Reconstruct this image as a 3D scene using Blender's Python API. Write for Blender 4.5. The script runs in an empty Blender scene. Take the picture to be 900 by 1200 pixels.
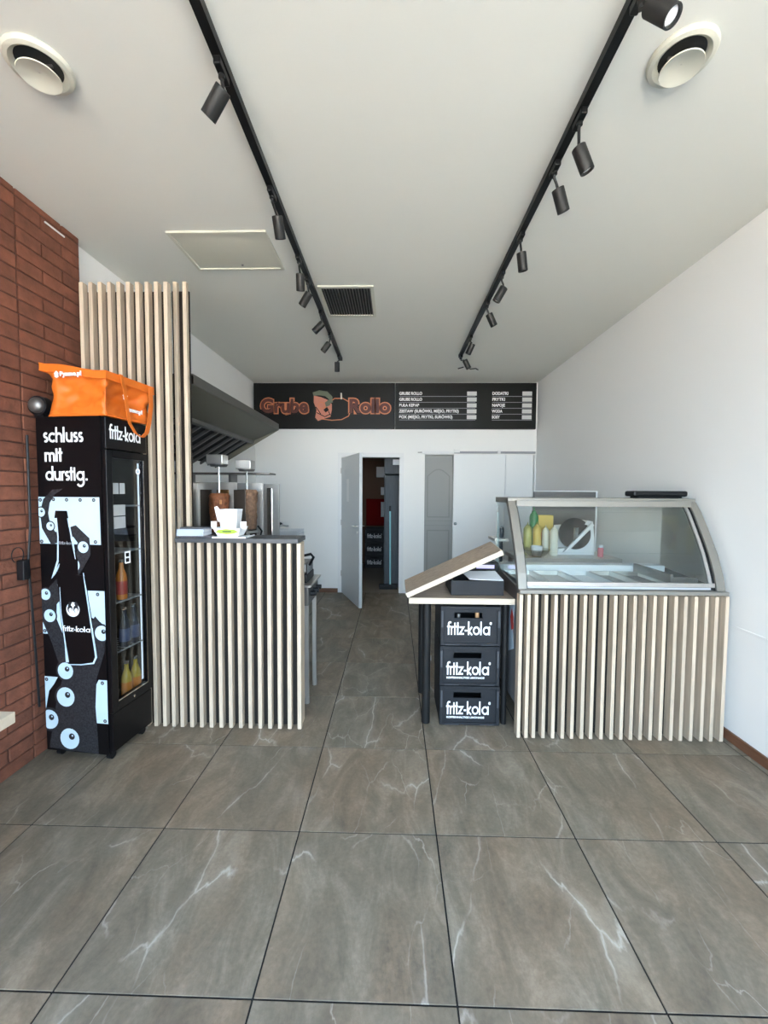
import bpy, bmesh, math, random
from mathutils import Vector, Matrix
random.seed(7)
S = bpy.context.scene
COL = S.collection
# ------------------------------------------------------------------ camera, world, light, exposure
def make_camera():
    f, p, y, r, h = 484.33, 0.04957, 0.02389, 0.005712, 1.4919
    fwd = Vector((-math.sin(y)*math.cos(p), math.cos(y)*math.cos(p), -math.sin(p)))
    right = Vector((math.cos(y), math.sin(y), 0)); up = right.cross(fwd)
    r2 = right*math.cos(r)+up*math.sin(r); u2 = -right*math.sin(r)+up*math.cos(r)
    cd = bpy.data.cameras.new('camera'); c = bpy.data.objects.new('camera', cd); COL.objects.link(c)
    M = Matrix((r2, u2, -fwd)).transposed().to_4x4(); M.translation = Vector((0, 0, h))
    c.matrix_world = M
    cd.sensor_fit = 'HORIZONTAL'; cd.sensor_width = 36; cd.lens = f/900*36
    cd.clip_start = 0.05
    S.camera = c
make_camera()
w = bpy.data.worlds.new('world'); S.world = w; w.use_nodes = True
nt = w.node_tree; bg = nt.nodes['Background']
tc = nt.nodes.new('ShaderNodeTexCoord'); sx = nt.nodes.new('ShaderNodeSeparateXYZ'); cr = nt.nodes.new('ShaderNodeValToRGB')
nt.links.new(tc.outputs['Generated'], sx.inputs[0]); nt.links.new(sx.outputs['Z'], cr.inputs[0]); nt.links.new(cr.outputs[0], bg.inputs[0])
e = cr.color_ramp.elements; e[0].position = 0.0; e[0].color = (0.72, 0.87, 1.0, 1); e[1].position = 1.0; e[1].color = (0.30, 0.52, 1.0, 1)
m_ = cr.color_ramp.elements.new(0.35); m_.color = (0.55, 0.77, 1.0, 1)
bg.inputs[1].default_value = 4.0
sd = bpy.data.lights.new('sun', 'SUN'); sd.energy = 27.0; sd.angle = 0.01; sd.color = (1, 0.93, 0.82)
so = bpy.data.objects.new('sun', sd); COL.objects.link(so)
so.rotation_euler = Vector((0.25, -0.62, -1.0)).to_track_quat('-Z', 'Y').to_euler()
pl = bpy.data.lights.new('sky_portal', 'AREA'); pl.shape = 'RECTANGLE'; pl.size = 3.9; pl.size_y = 2.85; pl.cycles.is_portal = True
po = bpy.data.objects.new('sky_portal', pl); COL.objects.link(po); po.location = (0.03, -1.28, 1.5); po.rotation_euler = (math.radians(90), 0, 0)
S.view_settings.view_transform = 'Standard'; S.view_settings.look = 'None'; S.view_settings.gamma = 1
S.view_settings.use_curve_mapping = False; S.view_settings.exposure = 1.85

# ------------------------------------------------------------------ materials
def mat(name, col, rough=.6, metal=0, bump=0, bscale=40, var=0, vscale=6, stretch=(1, 1, 1), objvar=0, spec=.5, coat=0, emit=0):
    m = bpy.data.materials.new(name); m.use_nodes = True; t = m.node_tree; b = t.nodes['Principled BSDF']
    b.inputs['Base Color'].default_value = (*col, 1); b.inputs['Roughness'].default_value = rough; b.inputs['Metallic'].default_value = metal
    b.inputs['Specular IOR Level'].default_value = spec; b.inputs['Coat Weight'].default_value = coat
    tcn = t.nodes.new('ShaderNodeTexCoord'); mp = t.nodes.new('ShaderNodeMapping'); mp.inputs['Scale'].default_value = stretch
    t.links.new(tcn.outputs['Object'], mp.inputs[0])
    vec = mp.outputs[0]
    if objvar or var:
        oi = t.nodes.new('ShaderNodeObjectInfo')
        ad = t.nodes.new('ShaderNodeVectorMath'); ad.operation = 'ADD'
        ml = t.nodes.new('ShaderNodeMath'); ml.operation = 'MULTIPLY'; ml.inputs[1].default_value = 37.0
        t.links.new(oi.outputs['Random'], ml.inputs[0]); t.links.new(mp.outputs[0], ad.inputs[0]); t.links.new(ml.outputs[0], ad.inputs[1]); vec = ad.outputs[0]
        n = t.nodes.new('ShaderNodeTexNoise'); n.inputs['Scale'].default_value = vscale; n.inputs['Detail'].default_value = 5; t.links.new(vec, n.inputs[0])
        mr = t.nodes.new('ShaderNodeMapRange'); mr.inputs[1].default_value = .3; mr.inputs[2].default_value = .7
        mr.inputs[3].default_value = 1-var; mr.inputs[4].default_value = 1+var; t.links.new(n.outputs[0], mr.inputs[0])
        m2 = t.nodes.new('ShaderNodeMapRange'); m2.inputs[3].default_value = 1-objvar; m2.inputs[4].default_value = 1+objvar; t.links.new(oi.outputs['Random'], m2.inputs[0])
        mu = t.nodes.new('ShaderNodeMath'); mu.operation = 'MULTIPLY'; t.links.new(mr.outputs[0], mu.inputs[0]); t.links.new(m2.outputs[0], mu.inputs[1])
        vm = t.nodes.new('ShaderNodeVectorMath'); vm.operation = 'SCALE'; vm.inputs[0].default_value = col; t.links.new(mu.outputs[0], vm.inputs['Scale']); t.links.new(vm.outputs[0], b.inputs['Base Color'])
    if bump:
        n2 = t.nodes.new('ShaderNodeTexNoise'); n2.inputs['Scale'].default_value = bscale; n2.inputs['Detail'].default_value = 4; t.links.new(vec, n2.inputs[0])
        bp = t.nodes.new('ShaderNodeBump'); bp.inputs['Strength'].default_value = bump; bp.inputs['Distance'].default_value = .01
        t.links.new(n2.outputs[0], bp.inputs['Height']); t.links.new(bp.outputs[0], b.inputs['Normal'])
    if emit:
        b.inputs['Emission Color'].default_value = (*col, 1); b.inputs['Emission Strength'].default_value = emit
    return m

def glass(name, tint=(1, 1, 1), refl=1.0):
    m = bpy.data.materials.new(name); m.use_nodes = True; t = m.node_tree; t.nodes.clear()
    o = t.nodes.new('ShaderNodeOutputMaterial'); mx = t.nodes.new('ShaderNodeMixShader'); tr = t.nodes.new('ShaderNodeBsdfTransparent'); gl = t.nodes.new('ShaderNodeBsdfGlossy')
    lw = t.nodes.new('ShaderNodeLayerWeight'); lw.inputs[0].default_value = .5
    pw = t.nodes.new('ShaderNodeMath'); pw.operation = 'POWER'; pw.inputs[1].default_value = 5; t.links.new(lw.outputs['Facing'], pw.inputs[0])
    fr = t.nodes.new('ShaderNodeMath'); fr.operation = 'MULTIPLY_ADD'; fr.inputs[1].default_value = .95; fr.inputs[2].default_value = .04; t.links.new(pw.outputs[0], fr.inputs[0])
    tr.inputs[0].default_value = (*tint, 1); gl.inputs['Roughness'].default_value = 0.02; gl.inputs[0].default_value = (refl, refl, refl, 1)
    t.links.new(fr.outputs[0], mx.inputs[0]); t.links.new(tr.outputs[0], mx.inputs[1]); t.links.new(gl.outputs[0], mx.inputs[2]); t.links.new(mx.outputs[0], o.inputs[0])
    return m

def tile_mat():
    m = bpy.data.materials.new('stone_tile'); m.use_nodes = True; t = m.node_tree; N = t.nodes.new; K = t.links.new; b = t.nodes['Principled BSDF']
    tcn = N('ShaderNodeTexCoord'); oi = N('ShaderNodeObjectInfo'); ad = N('ShaderNodeVectorMath'); ad.operation = 'MULTIPLY_ADD'
    cmb = N('ShaderNodeCombineXYZ'); K(oi.outputs['Random'], cmb.inputs[0]); K(oi.outputs['Random'], cmb.inputs[1]); K(oi.outputs['Random'], cmb.inputs[2])
    K(cmb.outputs[0], ad.inputs[0]); ad.inputs[1].default_value = (23, 41, 17); K(tcn.outputs['Object'], ad.inputs[2])
    rot = N('ShaderNodeMapping'); rot.inputs['Rotation'].default_value = (0, 0, .35); rot.inputs['Scale'].default_value = (1.5, .62, 1); K(ad.outputs[0], rot.inputs[0])
    # cloudy base
    n1 = N('ShaderNodeTexNoise'); n1.inputs['Scale'].default_value = 5.0; n1.inputs['Detail'].default_value = 9; n1.inputs['Roughness'].default_value = .68; n1.inputs['Distortion'].default_value = .8; K(rot.outputs[0], n1.inputs[0])
    r1 = N('ShaderNodeValToRGB'); K(n1.outputs[0], r1.inputs[0]); el = r1.color_ramp.elements
    el[0].position = .3; el[0].color = (.135, .108, .078, 1); el[1].position = .72; el[1].color = (.290, .242, .182, 1)
    q = r1.color_ramp.elements.new(.5); q.color = (.195, .158, .114, 1)
    n3 = N('ShaderNodeTexNoise'); n3.inputs['Scale'].default_value = 1.6; n3.inputs['Detail'].default_value = 3; K(rot.outputs[0], n3.inputs[0])
    r3 = N('ShaderNodeValToRGB'); K(n3.outputs[0], r3.inputs[0]); r3.color_ramp.elements[0].position = .42; r3.color_ramp.elements[0].color = (.95, .99, 1.0, 1); r3.color_ramp.elements[1].position = .62; r3.color_ramp.elements[1].color = (1.06, 1.0, .95, 1)
    mm = N('ShaderNodeMix'); mm.data_type = 'RGBA'; mm.blend_type = 'MULTIPLY'; mm.inputs[0].default_value = 1; K(r1.outputs[0], mm.inputs[6]); K(r3.outputs[0], mm.inputs[7])
    # fine grain
    n4 = N('ShaderNodeTexNoise'); n4.inputs['Scale'].default_value = 60; n4.inputs['Detail'].default_value = 7; n4.inputs['Roughness'].default_value = .7; K(ad.outputs[0], n4.inputs[0])
    g4 = N('ShaderNodeMapRange'); g4.inputs[3].default_value = .55; g4.inputs[4].default_value = 1.45; K(n4.outputs[0], g4.inputs[0])
    m5 = N('ShaderNodeMix'); m5.data_type = 'RGBA'; m5.blend_type = 'MULTIPLY'; m5.inputs[0].default_value = .9; K(mm.outputs[2], m5.inputs[6]); K(g4.outputs[0], m5.inputs[7])
    # veins: thin cracked lines along distorted cell borders, broken up by a second noise
    def vein(scale, width, seed, lo, hi, str_, dist=.28):
        mpn = N('ShaderNodeMapping'); mpn.inputs['Location'].default_value = (seed, seed*2, 0); K(rot.outputs[0], mpn.inputs[0])
        dn = N('ShaderNodeTexNoise'); dn.inputs['Scale'].default_value = 2.4; dn.inputs['Detail'].default_value = 7; dn.inputs['Roughness'].default_value = .55; K(mpn.outputs[0], dn.inputs[0])
        sb = N('ShaderNodeVectorMath'); sb.operation = 'SUBTRACT'; sb.inputs[1].default_value = (.5, .5, .5); K(dn.outputs['Color'], sb.inputs[0])
        ma = N('ShaderNodeVectorMath'); ma.operation = 'MULTIPLY_ADD'; ma.inputs[1].default_value = (dist, dist*1.6, 0); K(sb.outputs[0], ma.inputs[0]); K(mpn.outputs[0], ma.inputs[2])
        vo = N('ShaderNodeTexVoronoi'); vo.voronoi_dimensions = '2D'; vo.feature = 'DISTANCE_TO_EDGE'; vo.inputs['Scale'].default_value = scale; K(ma.outputs[0], vo.inputs['Vector'])
        br = N('ShaderNodeTexNoise'); br.inputs['Scale'].default_value = 2.6; br.inputs['Detail'].default_value = 5; K(mpn.outputs[0], br.inputs[0])
        b2 = N('ShaderNodeMapRange'); b2.inputs[1].default_value = lo; b2.inputs[2].default_value = hi; K(br.outputs[0], b2.inputs[0])
        mr = N('ShaderNodeMapRange'); mr.inputs[1].default_value = 0; mr.inputs[2].default_value = width; mr.inputs[3].default_value = 1; mr.inputs[4].default_value = 0; K(vo.outputs['Distance'], mr.inputs[0])
        mu = N('ShaderNodeMath'); mu.operation = 'MULTIPLY'; K(mr.outputs[0], mu.inputs[0]); K(b2.outputs[0], mu.inputs[1])
        m6 = N('ShaderNodeMath'); m6.operation = 'MULTIPLY'; m6.inputs[1].default_value = str_; K(mu.outputs[0], m6.inputs[0]); return m6.outputs[0]
    cur = m5.outputs[2]
    for args in ((1.6, .013, 3.1, .46, .60, .62), (3.2, .014, 9.7, .53, .66, .42), (1.6, .085, 3.1, .48, .70, .20), (2.3, .16, 6.2, .56, .76, .16)):
        mx = N('ShaderNodeMix'); mx.data_type = 'RGBA'; K(vein(*args), mx.inputs[0]); K(cur, mx.inputs[6]); mx.inputs[7].default_value = (.56, .52, .45, 1); cur = mx.outputs[2]
    K(cur, b.inputs['Base Color'])
    rr = N('ShaderNodeMapRange'); rr.inputs[3].default_value = .42; rr.inputs[4].default_value = .62; b.inputs['Specular IOR Level'].default_value = .4; K(n4.outputs[0], rr.inputs[0]); K(rr.outputs[0], b.inputs['Roughness'])
    bp = N('ShaderNodeBump'); bp.inputs['Strength'].default_value = .12; bp.inputs['Distance'].default_value = .003; K(n4.outputs[0], bp.inputs['Height']); K(bp.outputs[0], b.inputs['Normal'])
    return m

M = dict(
 plaster=mat('white_plaster', (.86, .855, .83), .85, bump=.05, bscale=120),
 ceiling=mat('ceiling_paint', (.72, .715, .655), .9, bump=.04, bscale=150),
 grout=mat('dark_grout', (.014, .012, .011), .95),
 tile=tile_mat(),
 brick=mat('red_brick', (.19, .066, .036), .88, bump=.5, bscale=55, var=.22, vscale=14, objvar=.16),
 mortar=mat('shadowed_mortar', (.10, .04, .026), .95, bump=.4, bscale=70, var=.15),  # mortar colour darkened to stand in for shadow in the joints
 oak=mat('pale_oak', (.53, .425, .315), .55, bump=.1, bscale=60, var=.14, vscale=9, stretch=(6, 6, .5), objvar=.07),
 oaktop=mat('grey_oak_laminate', (.36, .275, .20), .5, bump=.06, bscale=60, var=.2, vscale=10, stretch=(.6, 7, 7)),
 oakedge=mat('pale_edge_band', (.52, .44, .335), .5, var=.05, vscale=9, stretch=(.6, 7, 7)),
 backing=mat('dark_backing_board', (.016, .014, .012), .8, spec=.2),
 screenback=mat('brown_backing_board', (.022, .014, .010), .8, spec=.2),
 ctop=mat('anthracite_laminate', (.06, .06, .062), .42),
 steel=mat('brushed_steel', (.50, .48, .45), .36, metal=.75, var=.05, vscale=30, stretch=(1, 1, 12)),
 champagne=mat('champagne_aluminium', (.235, .22, .19), .45, metal=.3),
 chrome=mat('chrome', (.75, .75, .75), .12, metal=1),
 darksteel=mat('dark_steel', (.20, .19, .18), .4, metal=.8),
 hood=mat('hood_steel', (.13, .125, .11), .45, metal=.4),
 black=mat('black_plastic', (.007, .007, .008), .42, spec=.35),
 blackmatte=mat('black_powder_coat', (.008, .008, .008), .55, spec=.3),
 fridgeblack=mat('fridge_black', (.004, .0035, .004), .30, spec=.25),
 trackblack=mat('track_black', (.004, .004, .004), .4, spec=.3),
 spot=mat('spotlight_black', (.016, .0155, .014), .5, spec=.4),
 crate=mat('crate_plastic', (.012, .0135, .0165), .55, spec=.3, bump=.08, bscale=90),
 cratehi=mat('crate_highlight', (.045, .048, .056), .45),  # lighter copy of the crate plastic, painted highlights
 white=mat('white_print', (.86, .86, .86), .5),
 plate=mat('pale_blue_print', (.52, .66, .76), .35),
 tent=mat('tentacle_print', (.018, .018, .021), .5, var=.9, vscale=120),
 tentdark=mat('tentacle_shade_print', (.018, .018, .021), .5),
 grey=mat('grey_print', (.30, .31, .33), .5),
 orange=mat('orange_nylon', (.66, .145, .012), .5, bump=1, bscale=7),
 orangedark=mat('orange_piping', (.72, .15, .012), .55),
 door=mat('white_door_paint', (.62, .64, .64), .4), closet=mat('closet_white', (.84, .85, .84), .6),
 frame=mat('white_frame', (.80, .80, .79), .5),
 greydoor=mat('shaded_grey_paint', (.28, .28, .265), .5),  # grey paint, darkened for the shade of the closet recess
 sign=mat('sign_black', (.007, .0065, .005), .42, spec=.25),
 signorange=mat('sign_orange', (.62, .20, .08), .5),
 signdark=mat('sign_maroon', (.10, .020, .012), .5),
 signpink=mat('sign_salmon', (.55, .20, .13), .5),
 signleaf=mat('sign_leaf', (.12, .14, .09), .5),
 price=mat('price_panel', (.62, .62, .60), .5),
 skirting=mat('brown_skirting', (.17, .075, .040), .5, var=.2, vscale=8, stretch=(1, 1, 6)),
 vent=mat('cream_plastic', (.60, .585, .49), .55),
 ventdark=mat('dark_void', (.02, .02, .018), .9),
 lens=mat('white_lens', (.85, .85, .83), .3),
 meat=mat('doner_meat', (.215, .12, .07), .75, bump=.9, bscale=60, var=.3, vscale=50),
 meatred=mat('roasted_meat', (.26, .085, .03), .6, bump=1, bscale=45, var=.4, vscale=40),
 paper=mat('white_paper', (.82, .83, .84), .7),
 paperblue=mat('pale_grey_booklet', (.42, .47, .55), .5),
 paperdark=mat('dark_booklet', (.05, .05, .06), .4),
 carton=mat('white_carton', (.90, .90, .90), .6),
 lime=mat('lime_print', (.42, .68, .07), .6),
 burner=mat('burner_dark', (.05, .035, .025), .35, metal=.5),
 amber=mat('copper_burner', (.20, .10, .035), .35, metal=.7),
 storage=mat('brown_wall_paint', (.17, .10, .065), .9),
 red=mat('red_enamel', (.16, .004, .005), .8, spec=.1),
 cabinet=mat('grey_cabinet', (.085, .095, .105), .6, spec=.25, var=.15, vscale=10, stretch=(6, 6, .6)),
 cyan=mat('cyan_plastic', (.30, .62, .66), .4),
 yellow=mat('yellow_bottle', (.62, .45, .10), .4),
 olive=mat('olive_bottle', (.42, .40, .12), .4),
 creamb=mat('cream_bottle', (.68, .65, .55), .4),
 green=mat('green_bottle', (.02, .20, .06), .3),
 bottleglass=mat('dark_bottle', (.02, .03, .05), .12),
 orangebottle=mat('orange_soda', (.75, .24, .03), .2),
 sodayellow=mat('yellow_soda', (.60, .40, .05), .2),
 navy=mat('navy_label', (.06, .09, .20), .5),
 violet=mat('violet_display', (.45, .42, .78), .4, emit=.25),
 machinewhite=mat('white_enamel', (.66, .68, .70), .35),
 pavement=mat('pavement', (.48, .42, .34), .9, var=.1),
 winframe=mat('anthracite_frame', (.05, .05, .055), .45),
 glass=glass('clear_glass'), caseglass=glass('case_glass', (.93, .96, .95)), fridgeglass=glass('fridge_glass', (.78, .80, .80)),
 clearplastic=glass('clear_plastic', (.86, .88, .88)),
 skin=mat('steel_inside', (.40, .39, .37), .3, metal=.9),
 redprint=mat('red_print', (.50, .04, .03), .5),
)

# ------------------------------------------------------------------ mesh helpers
def newobj(name, mesh, m=None, parent=None, loc=None):
    o = bpy.data.objects.new(name, mesh); COL.objects.link(o)
    if m is not None and mesh is not None: mesh.materials.append(M[m] if isinstance(m, str) else m)
    if parent is not None: o.parent = parent
    if loc is not None: o.location = loc
    return o

class MB:
    """collects shapes in the coordinates of the thing it belongs to (local=True) or in world coordinates"""
    def __init__(s): s.v = []; s.f = []
    def add(s, vs, fs):
        n = len(s.v); s.v += [Vector(a) for a in vs]; s.f += [tuple(i+n for i in q) for q in fs]; return s
    def box(s, x0, x1, y0, y1, z0, z1, b=0):
        if b > 0:
            bm = bmesh.new(); bmesh.ops.create_cube(bm, size=1)
            for v in bm.verts: v.co = Vector(((x0+x1)/2+v.co.x*(x1-x0), (y0+y1)/2+v.co.y*(y1-y0), (z0+z1)/2+v.co.z*(z1-z0)))
            bmesh.ops.bevel(bm, geom=bm.edges[:], offset=b, segments=2, affect='EDGES', profile=.5)
            bm.verts.index_update(); s.add([v.co.copy() for v in bm.verts], [[v.index for v in f.verts] for f in bm.faces]); bm.free(); return s
        return s.add([(x, y, z) for z in (z0, z1) for x, y in ((x0, y0), (x1, y0), (x1, y1), (x0, y1))], [(3, 2, 1, 0), (4, 5, 6, 7), (0, 1, 5, 4), (1, 2, 6, 5), (2, 3, 7, 6), (3, 0, 4, 7)])
    def tube(s, a, b, r, r2=None, n=12, cap=True):
        a = Vector(a); b = Vector(b); r2 = r if r2 is None else r2; d = (b-a).normalized()
        u = d.orthogonal().normalized(); w = d.cross(u)
        vs = [a+(u*math.cos(t)+w*math.sin(t))*r for t in [2*math.pi*i/n for i in range(n)]]+[b+(u*math.cos(t)+w*math.sin(t))*r2 for t in [2*math.pi*i/n for i in range(n)]]
        fs = [(i, (i+1) % n, n+(i+1) % n, n+i) for i in range(n)]
        if cap: fs += [tuple(range(n-1, -1, -1)), tuple(range(n, 2*n))]
        return s.add(vs, fs)
    def path(s, pts, r, n=8):
        pts = [Vector(p) for p in pts]; rings = []
        u = None
        for i, p in enumerate(pts):
            d = (pts[min(i+1, len(pts)-1)]-pts[max(i-1, 0)]).normalized()
            u = d.orthogonal().normalized() if u is None else (u-d*u.dot(d)).normalized()
            w = d.cross(u); rings.append([p+(u*math.cos(2*math.pi*k/n)+w*math.sin(2*math.pi*k/n))*r for k in range(n)])
        vs = [v for g in rings for v in g]; fs = []
        for i in range(len(pts)-1):
            for k in range(n): fs.append((i*n+k, i*n+(k+1) % n, (i+1)*n+(k+1) % n, (i+1)*n+k))
        fs += [tuple(range(n-1, -1, -1)), tuple((len(pts)-1)*n+k for k in range(n))]
        return s.add(vs, fs)
    def lathe(s, prof, c=(0, 0, 0), n=24, axis=None, sx=1, sy=1):
        """prof: (radius, height) pairs from one end to the other"""
        c = Vector(c); ax = Vector(axis).normalized() if axis else Vector((0, 0, 1)); u = Vector((1, 0, 0)) if not axis else ax.orthogonal().normalized(); w = ax.cross(u)
        vs = []; fs = []
        for (r, h) in prof:
            for k in range(n):
                t = 2*math.pi*k/n; vs.append(c+ax*h+(u*math.cos(t)*sx+w*math.sin(t)*sy)*max(r, 1e-4))
        for i in range(len(prof)-1):
            for k in range(n): fs.append((i*n+k, i*n+(k+1) % n, (i+1)*n+(k+1) % n, (i+1)*n+k))
        fs += [tuple(range(n-1, -1, -1)), tuple((len(prof)-1)*n+k for k in range(n))]
        return s.add(vs, fs)
    def prism(s, poly, d, fn):
        """poly of 2D points made solid between depth 0 and d; fn(u, v, depth) gives the 3D point"""
        n = len(poly); vs = [fn(a, b, 0) for a, b in poly]+[fn(a, b, d) for a, b in poly]
        return s.add(vs, [tuple(range(n)), tuple(range(2*n-1, n-1, -1))]+[(i, n+i, n+(i+1) % n, (i+1) % n) for i in range(n)])
    def build(s, name, m, parent=None, smooth=False, local=False, fix=True):
        me = bpy.data.meshes.new(name); off = Vector((0, 0, 0))
        if not local:
            if parent is not None:
                off = Vector(parent.location); q = parent
                while q.parent is not None: q = q.parent; off = off+Vector(q.location)
            else:
                xs = [v.x for v in s.v]; ys = [v.y for v in s.v]; zs = [v.z for v in s.v]; off = Vector(((min(xs)+max(xs))/2, (min(ys)+max(ys))/2, min(zs)))
        me.from_pydata([tuple(v-off) for v in s.v], [], s.f)
        if fix:
            bm = bmesh.new(); bm.from_mesh(me); bmesh.ops.recalc_face_normals(bm, faces=bm.faces[:]); bm.to_mesh(me); bm.free()
        if smooth:
            for p in me.polygons: p.use_smooth = True
            try: me.set_sharp_from_angle(angle=math.radians(40))
            except Exception: pass
        o = newobj(name, me, m, parent)
        if parent is None and not local: o.location = off
        return o

def tag(o, label=None, cat=None, group=None, kind=None):
    if label: o['label'] = label
    if cat: o['category'] = cat
    if group: o['group'] = group
    if kind: o['kind'] = kind
    return o
def thing(name, label, cat, loc=(0, 0, 0), group=None, rz=0):
    o = bpy.data.objects.new(name, None); COL.objects.link(o); o.location = loc; o.rotation_euler = (0, 0, rz); o.empty_display_size = .1
    return tag(o, label, cat, group)
def struct(o): o['kind'] = 'structure'; return o
def copy_tree(o, parent=None):
    c = o.copy(); COL.objects.link(c); c.parent = parent
    for ch in list(o.children): copy_tree(ch, c)
    return c

# flat print: ribbons and polygons
def ribbon(pts, wd):
    """closed outlines (one quad per segment with mitred joints) of a polyline; wd width or list of widths"""
    pts = [Vector(p) for p in pts]; n = len(pts); ws = wd if isinstance(wd, (list, tuple)) else [wd]*n; L = []; R = []
    for i, p in enumerate(pts):
        a = (p-pts[i-1]).normalized() if i else None; b = (pts[i+1]-p).normalized() if i < n-1 else None
        if a is None: d = b; k = 1
        elif b is None: d = a; k = 1
        else:
            d = (a+b); d = d.normalized() if d.length > 1e-5 else a; k = 1/max(.45, d.dot(a))
        nn = Vector((-d.y, d.x))*ws[i]/2*k; L.append(p+nn); R.append(p-nn)
    return [[L[i], L[i+1], R[i+1], R[i]] for i in range(n-1)]
def arc(cx, cy, r, a0, a1, n=14, sy=1): return [(cx+r*math.cos(math.radians(a0+(a1-a0)*i/n)), cy+sy*r*math.sin(math.radians(a0+(a1-a0)*i/n))) for i in range(n+1)]
def glyph(ch):
    """geometric rounded lower-case letters: x-height 1, returns (strokes, advance)"""
    c = .38; r = .38
    A = 1.55
    if ch == 'f': return [arc(.42, A-.3, .2, 40, 180, 6)+[(.22, 0)], [(.0, .95), (.5, .95)]], .50
    if ch == 'r': return [[(.1, 0), (.1, 1)], arc(.36, .66, .26, 180, 75, 6)], .46
    if ch == 'I': return [[(.1, 0), (.1, A-.15)]], .32
    if ch == 'l': return [[(.1, 0), (.1, A)]], .34
    if ch == 't': return [[(.16, 0), (.16, A-.1)], [(-.08, .95), (.42, .95)]], .44
    if ch == 'T': return [[(.16, 0), (.16, A-.1)], [(-.2, .95), (.34, .95)]], .36
    if ch == 'z': return [[(.04, .88), (.6, .88), (.06, .12), (.66, .12)]], .74
    if ch == '-': return [[(.0, .5), (.36, .5)]], .42
    if ch == 'k': return [[(.1, 0), (.1, A)], [(.58, .95), (.14, .42), (.62, 0)]], .68
    if ch == 'o': return [arc(.5, .5, .40, 0, 360, 20)], 1.02
    if ch == 'a': return [arc(.5, .5, .40, 0, 360, 20), [(.92, 0), (.92, 1)]], 1.08
    if ch == 'd': return [arc(.5, .5, .40, 0, 360, 20), [(.92, 0), (.92, A)]], 1.10
    if ch == 'g': return [arc(.5, .5, .40, 0, 360, 20), [(.92, 1), (.92, -.15)]+arc(.5, -.15, .42, -10, -150, 8)], 1.10
    if ch == 'c': return [arc(.5, .5, .40, 45, 315, 14)], .88
    if ch == 's': return [arc(.3, .72, .2, 40, 270, 8)+arc(.3, .30, .2, 80, -140, 8)], .62
    if ch == 'h': return [[(.1, 0), (.1, A)], arc(.42, .58, .32, 180, 0, 10)+[(.74, 0)]], .90
    if ch == 'n': return [[(.1, 0), (.1, 1)], arc(.42, .58, .32, 180, 0, 10)+[(.74, 0)]], .90
    if ch == 'u': return [[(.1, 1)]+arc(.42, .42, .32, 180, 360, 10)+[(.74, 1)], [(.74, 1), (.74, 0)]], .90
    if ch == 'm': return [[(.1, 0), (.1, 1)], arc(.34, .66, .24, 180, 0, 8)+[(.58, 0)], arc(.82, .66, .24, 180, 0, 8)+[(1.06, 0)]], 1.22
    if ch == '.': return [[(.05, .12), (.29, .12)]], .36
    if ch == '*': return [arc(.0, 1.35, .07, 0, 360, 8)], .2
    return [], .5
def lettering(txt, x, z, width, fn, bold=.2, thick=.0012, h=None, name='lettering', m='white', parent=None):
    """stroke lettering fitted to width with baseline (x, z); fn(u, v, depth) -> point"""
    strokes = []; cx = 0
    for ch in txt:
        st, adv = glyph(ch)
        for s in st: strokes.append([(a+cx, b) for a, b in s])
        cx += adv+.03
    k = width/cx; kz = h if h else k; mb = MB()
    for i, s in enumerate(strokes):
        for q in ribbon(s, bold): mb.prism([(x+p.x*k, z+p.y*kz) for p in q], thick+i*.00001, fn)
    o = mb.build(name, m, parent, local=True); return o
def text_mesh(txt, size, m, name, bold=0, extrude=.001, align='LEFT', sx=1.0):
    cu = bpy.data.curves.new(name, 'FONT'); cu.body = txt; cu.size = size; cu.extrude = extrude; cu.offset = bold; cu.align_x = align; cu.resolution_u = 12 if any(c in 'ÓŁĘ' for c in txt) else 4
    t = bpy.data.objects.new('tmp', cu); me = bpy.data.meshes.new_from_object(t); bpy.data.objects.remove(t); bpy.data.curves.remove(cu); me.name = name
    for v in me.vertices: v.co.x *= sx
    me.materials.clear(); me.materials.append(M[m]); return me
FACE_CAM = (math.radians(90), 0, 0)      # text standing upright and facing the shop front
def put_text(txt, size, loc, m, parent, name='lettering', bold=0, rot=FACE_CAM, align='LEFT', sx=1.0, extrude=.001):
    o = newobj(name, text_mesh(txt, size, m, name, bold, extrude, align, sx), None, parent); o.location = loc; o.rotation_euler = rot; return o

# ------------------------------------------------------------------ the room shell
XL, XR, YB, YF, ZC = -2.04, 2.04, 6.03, -1.2, 3.057
BX = -1.98                                   # brick face
MB().box(XL-.3, XR+.3, YF-.2, YB+.0, -.12, -.0035).build('floor', 'grout').select_set(False)
floor = bpy.data.objects['floor']; struct(floor)
T = .6; tile_me = None
for i in range(-3, 5):
    for j in range(-5, 8):
        x0 = -.4053+i*T; y0 = 1.7327+j*T; x1 = min(x0+T, XR); y1 = min(y0+T, YB); x0 = max(x0, XL); y0 = max(y0, YF)
        if x1-x0 < .02 or y1-y0 < .02: continue
        full = abs(x1-x0-T) < 1e-4 and abs(y1-y0-T) < 1e-4
        if full and tile_me: o = newobj('tile', tile_me, None, floor)
        else:
            g = .0030; mb = MB().box(-(x1-x0)/2+g, (x1-x0)/2-g, -(y1-y0)/2+g, (y1-y0)/2-g, -.0035, 0, .0008)
            o = mb.build('tile', 'tile', floor, local=True)
            if full: tile_me = o.data
        o.location = Vector(((x0+x1)/2, (y0+y1)/2, 0))-floor.location
struct(MB().box(XL-.3, XR+.3, YF-.2, YB+.15, ZC, ZC+.25).build('ceiling', 'ceiling'))
struct(MB().box(XR, XR+.3, YF-.2, YB+.15, -.1, ZC).build('wall_right', 'plaster'))
wl = struct(MB().box(XL-.3, XL, 2.62, YB+.15, -.1, ZC).build('wall_left', 'plaster'))
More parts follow.
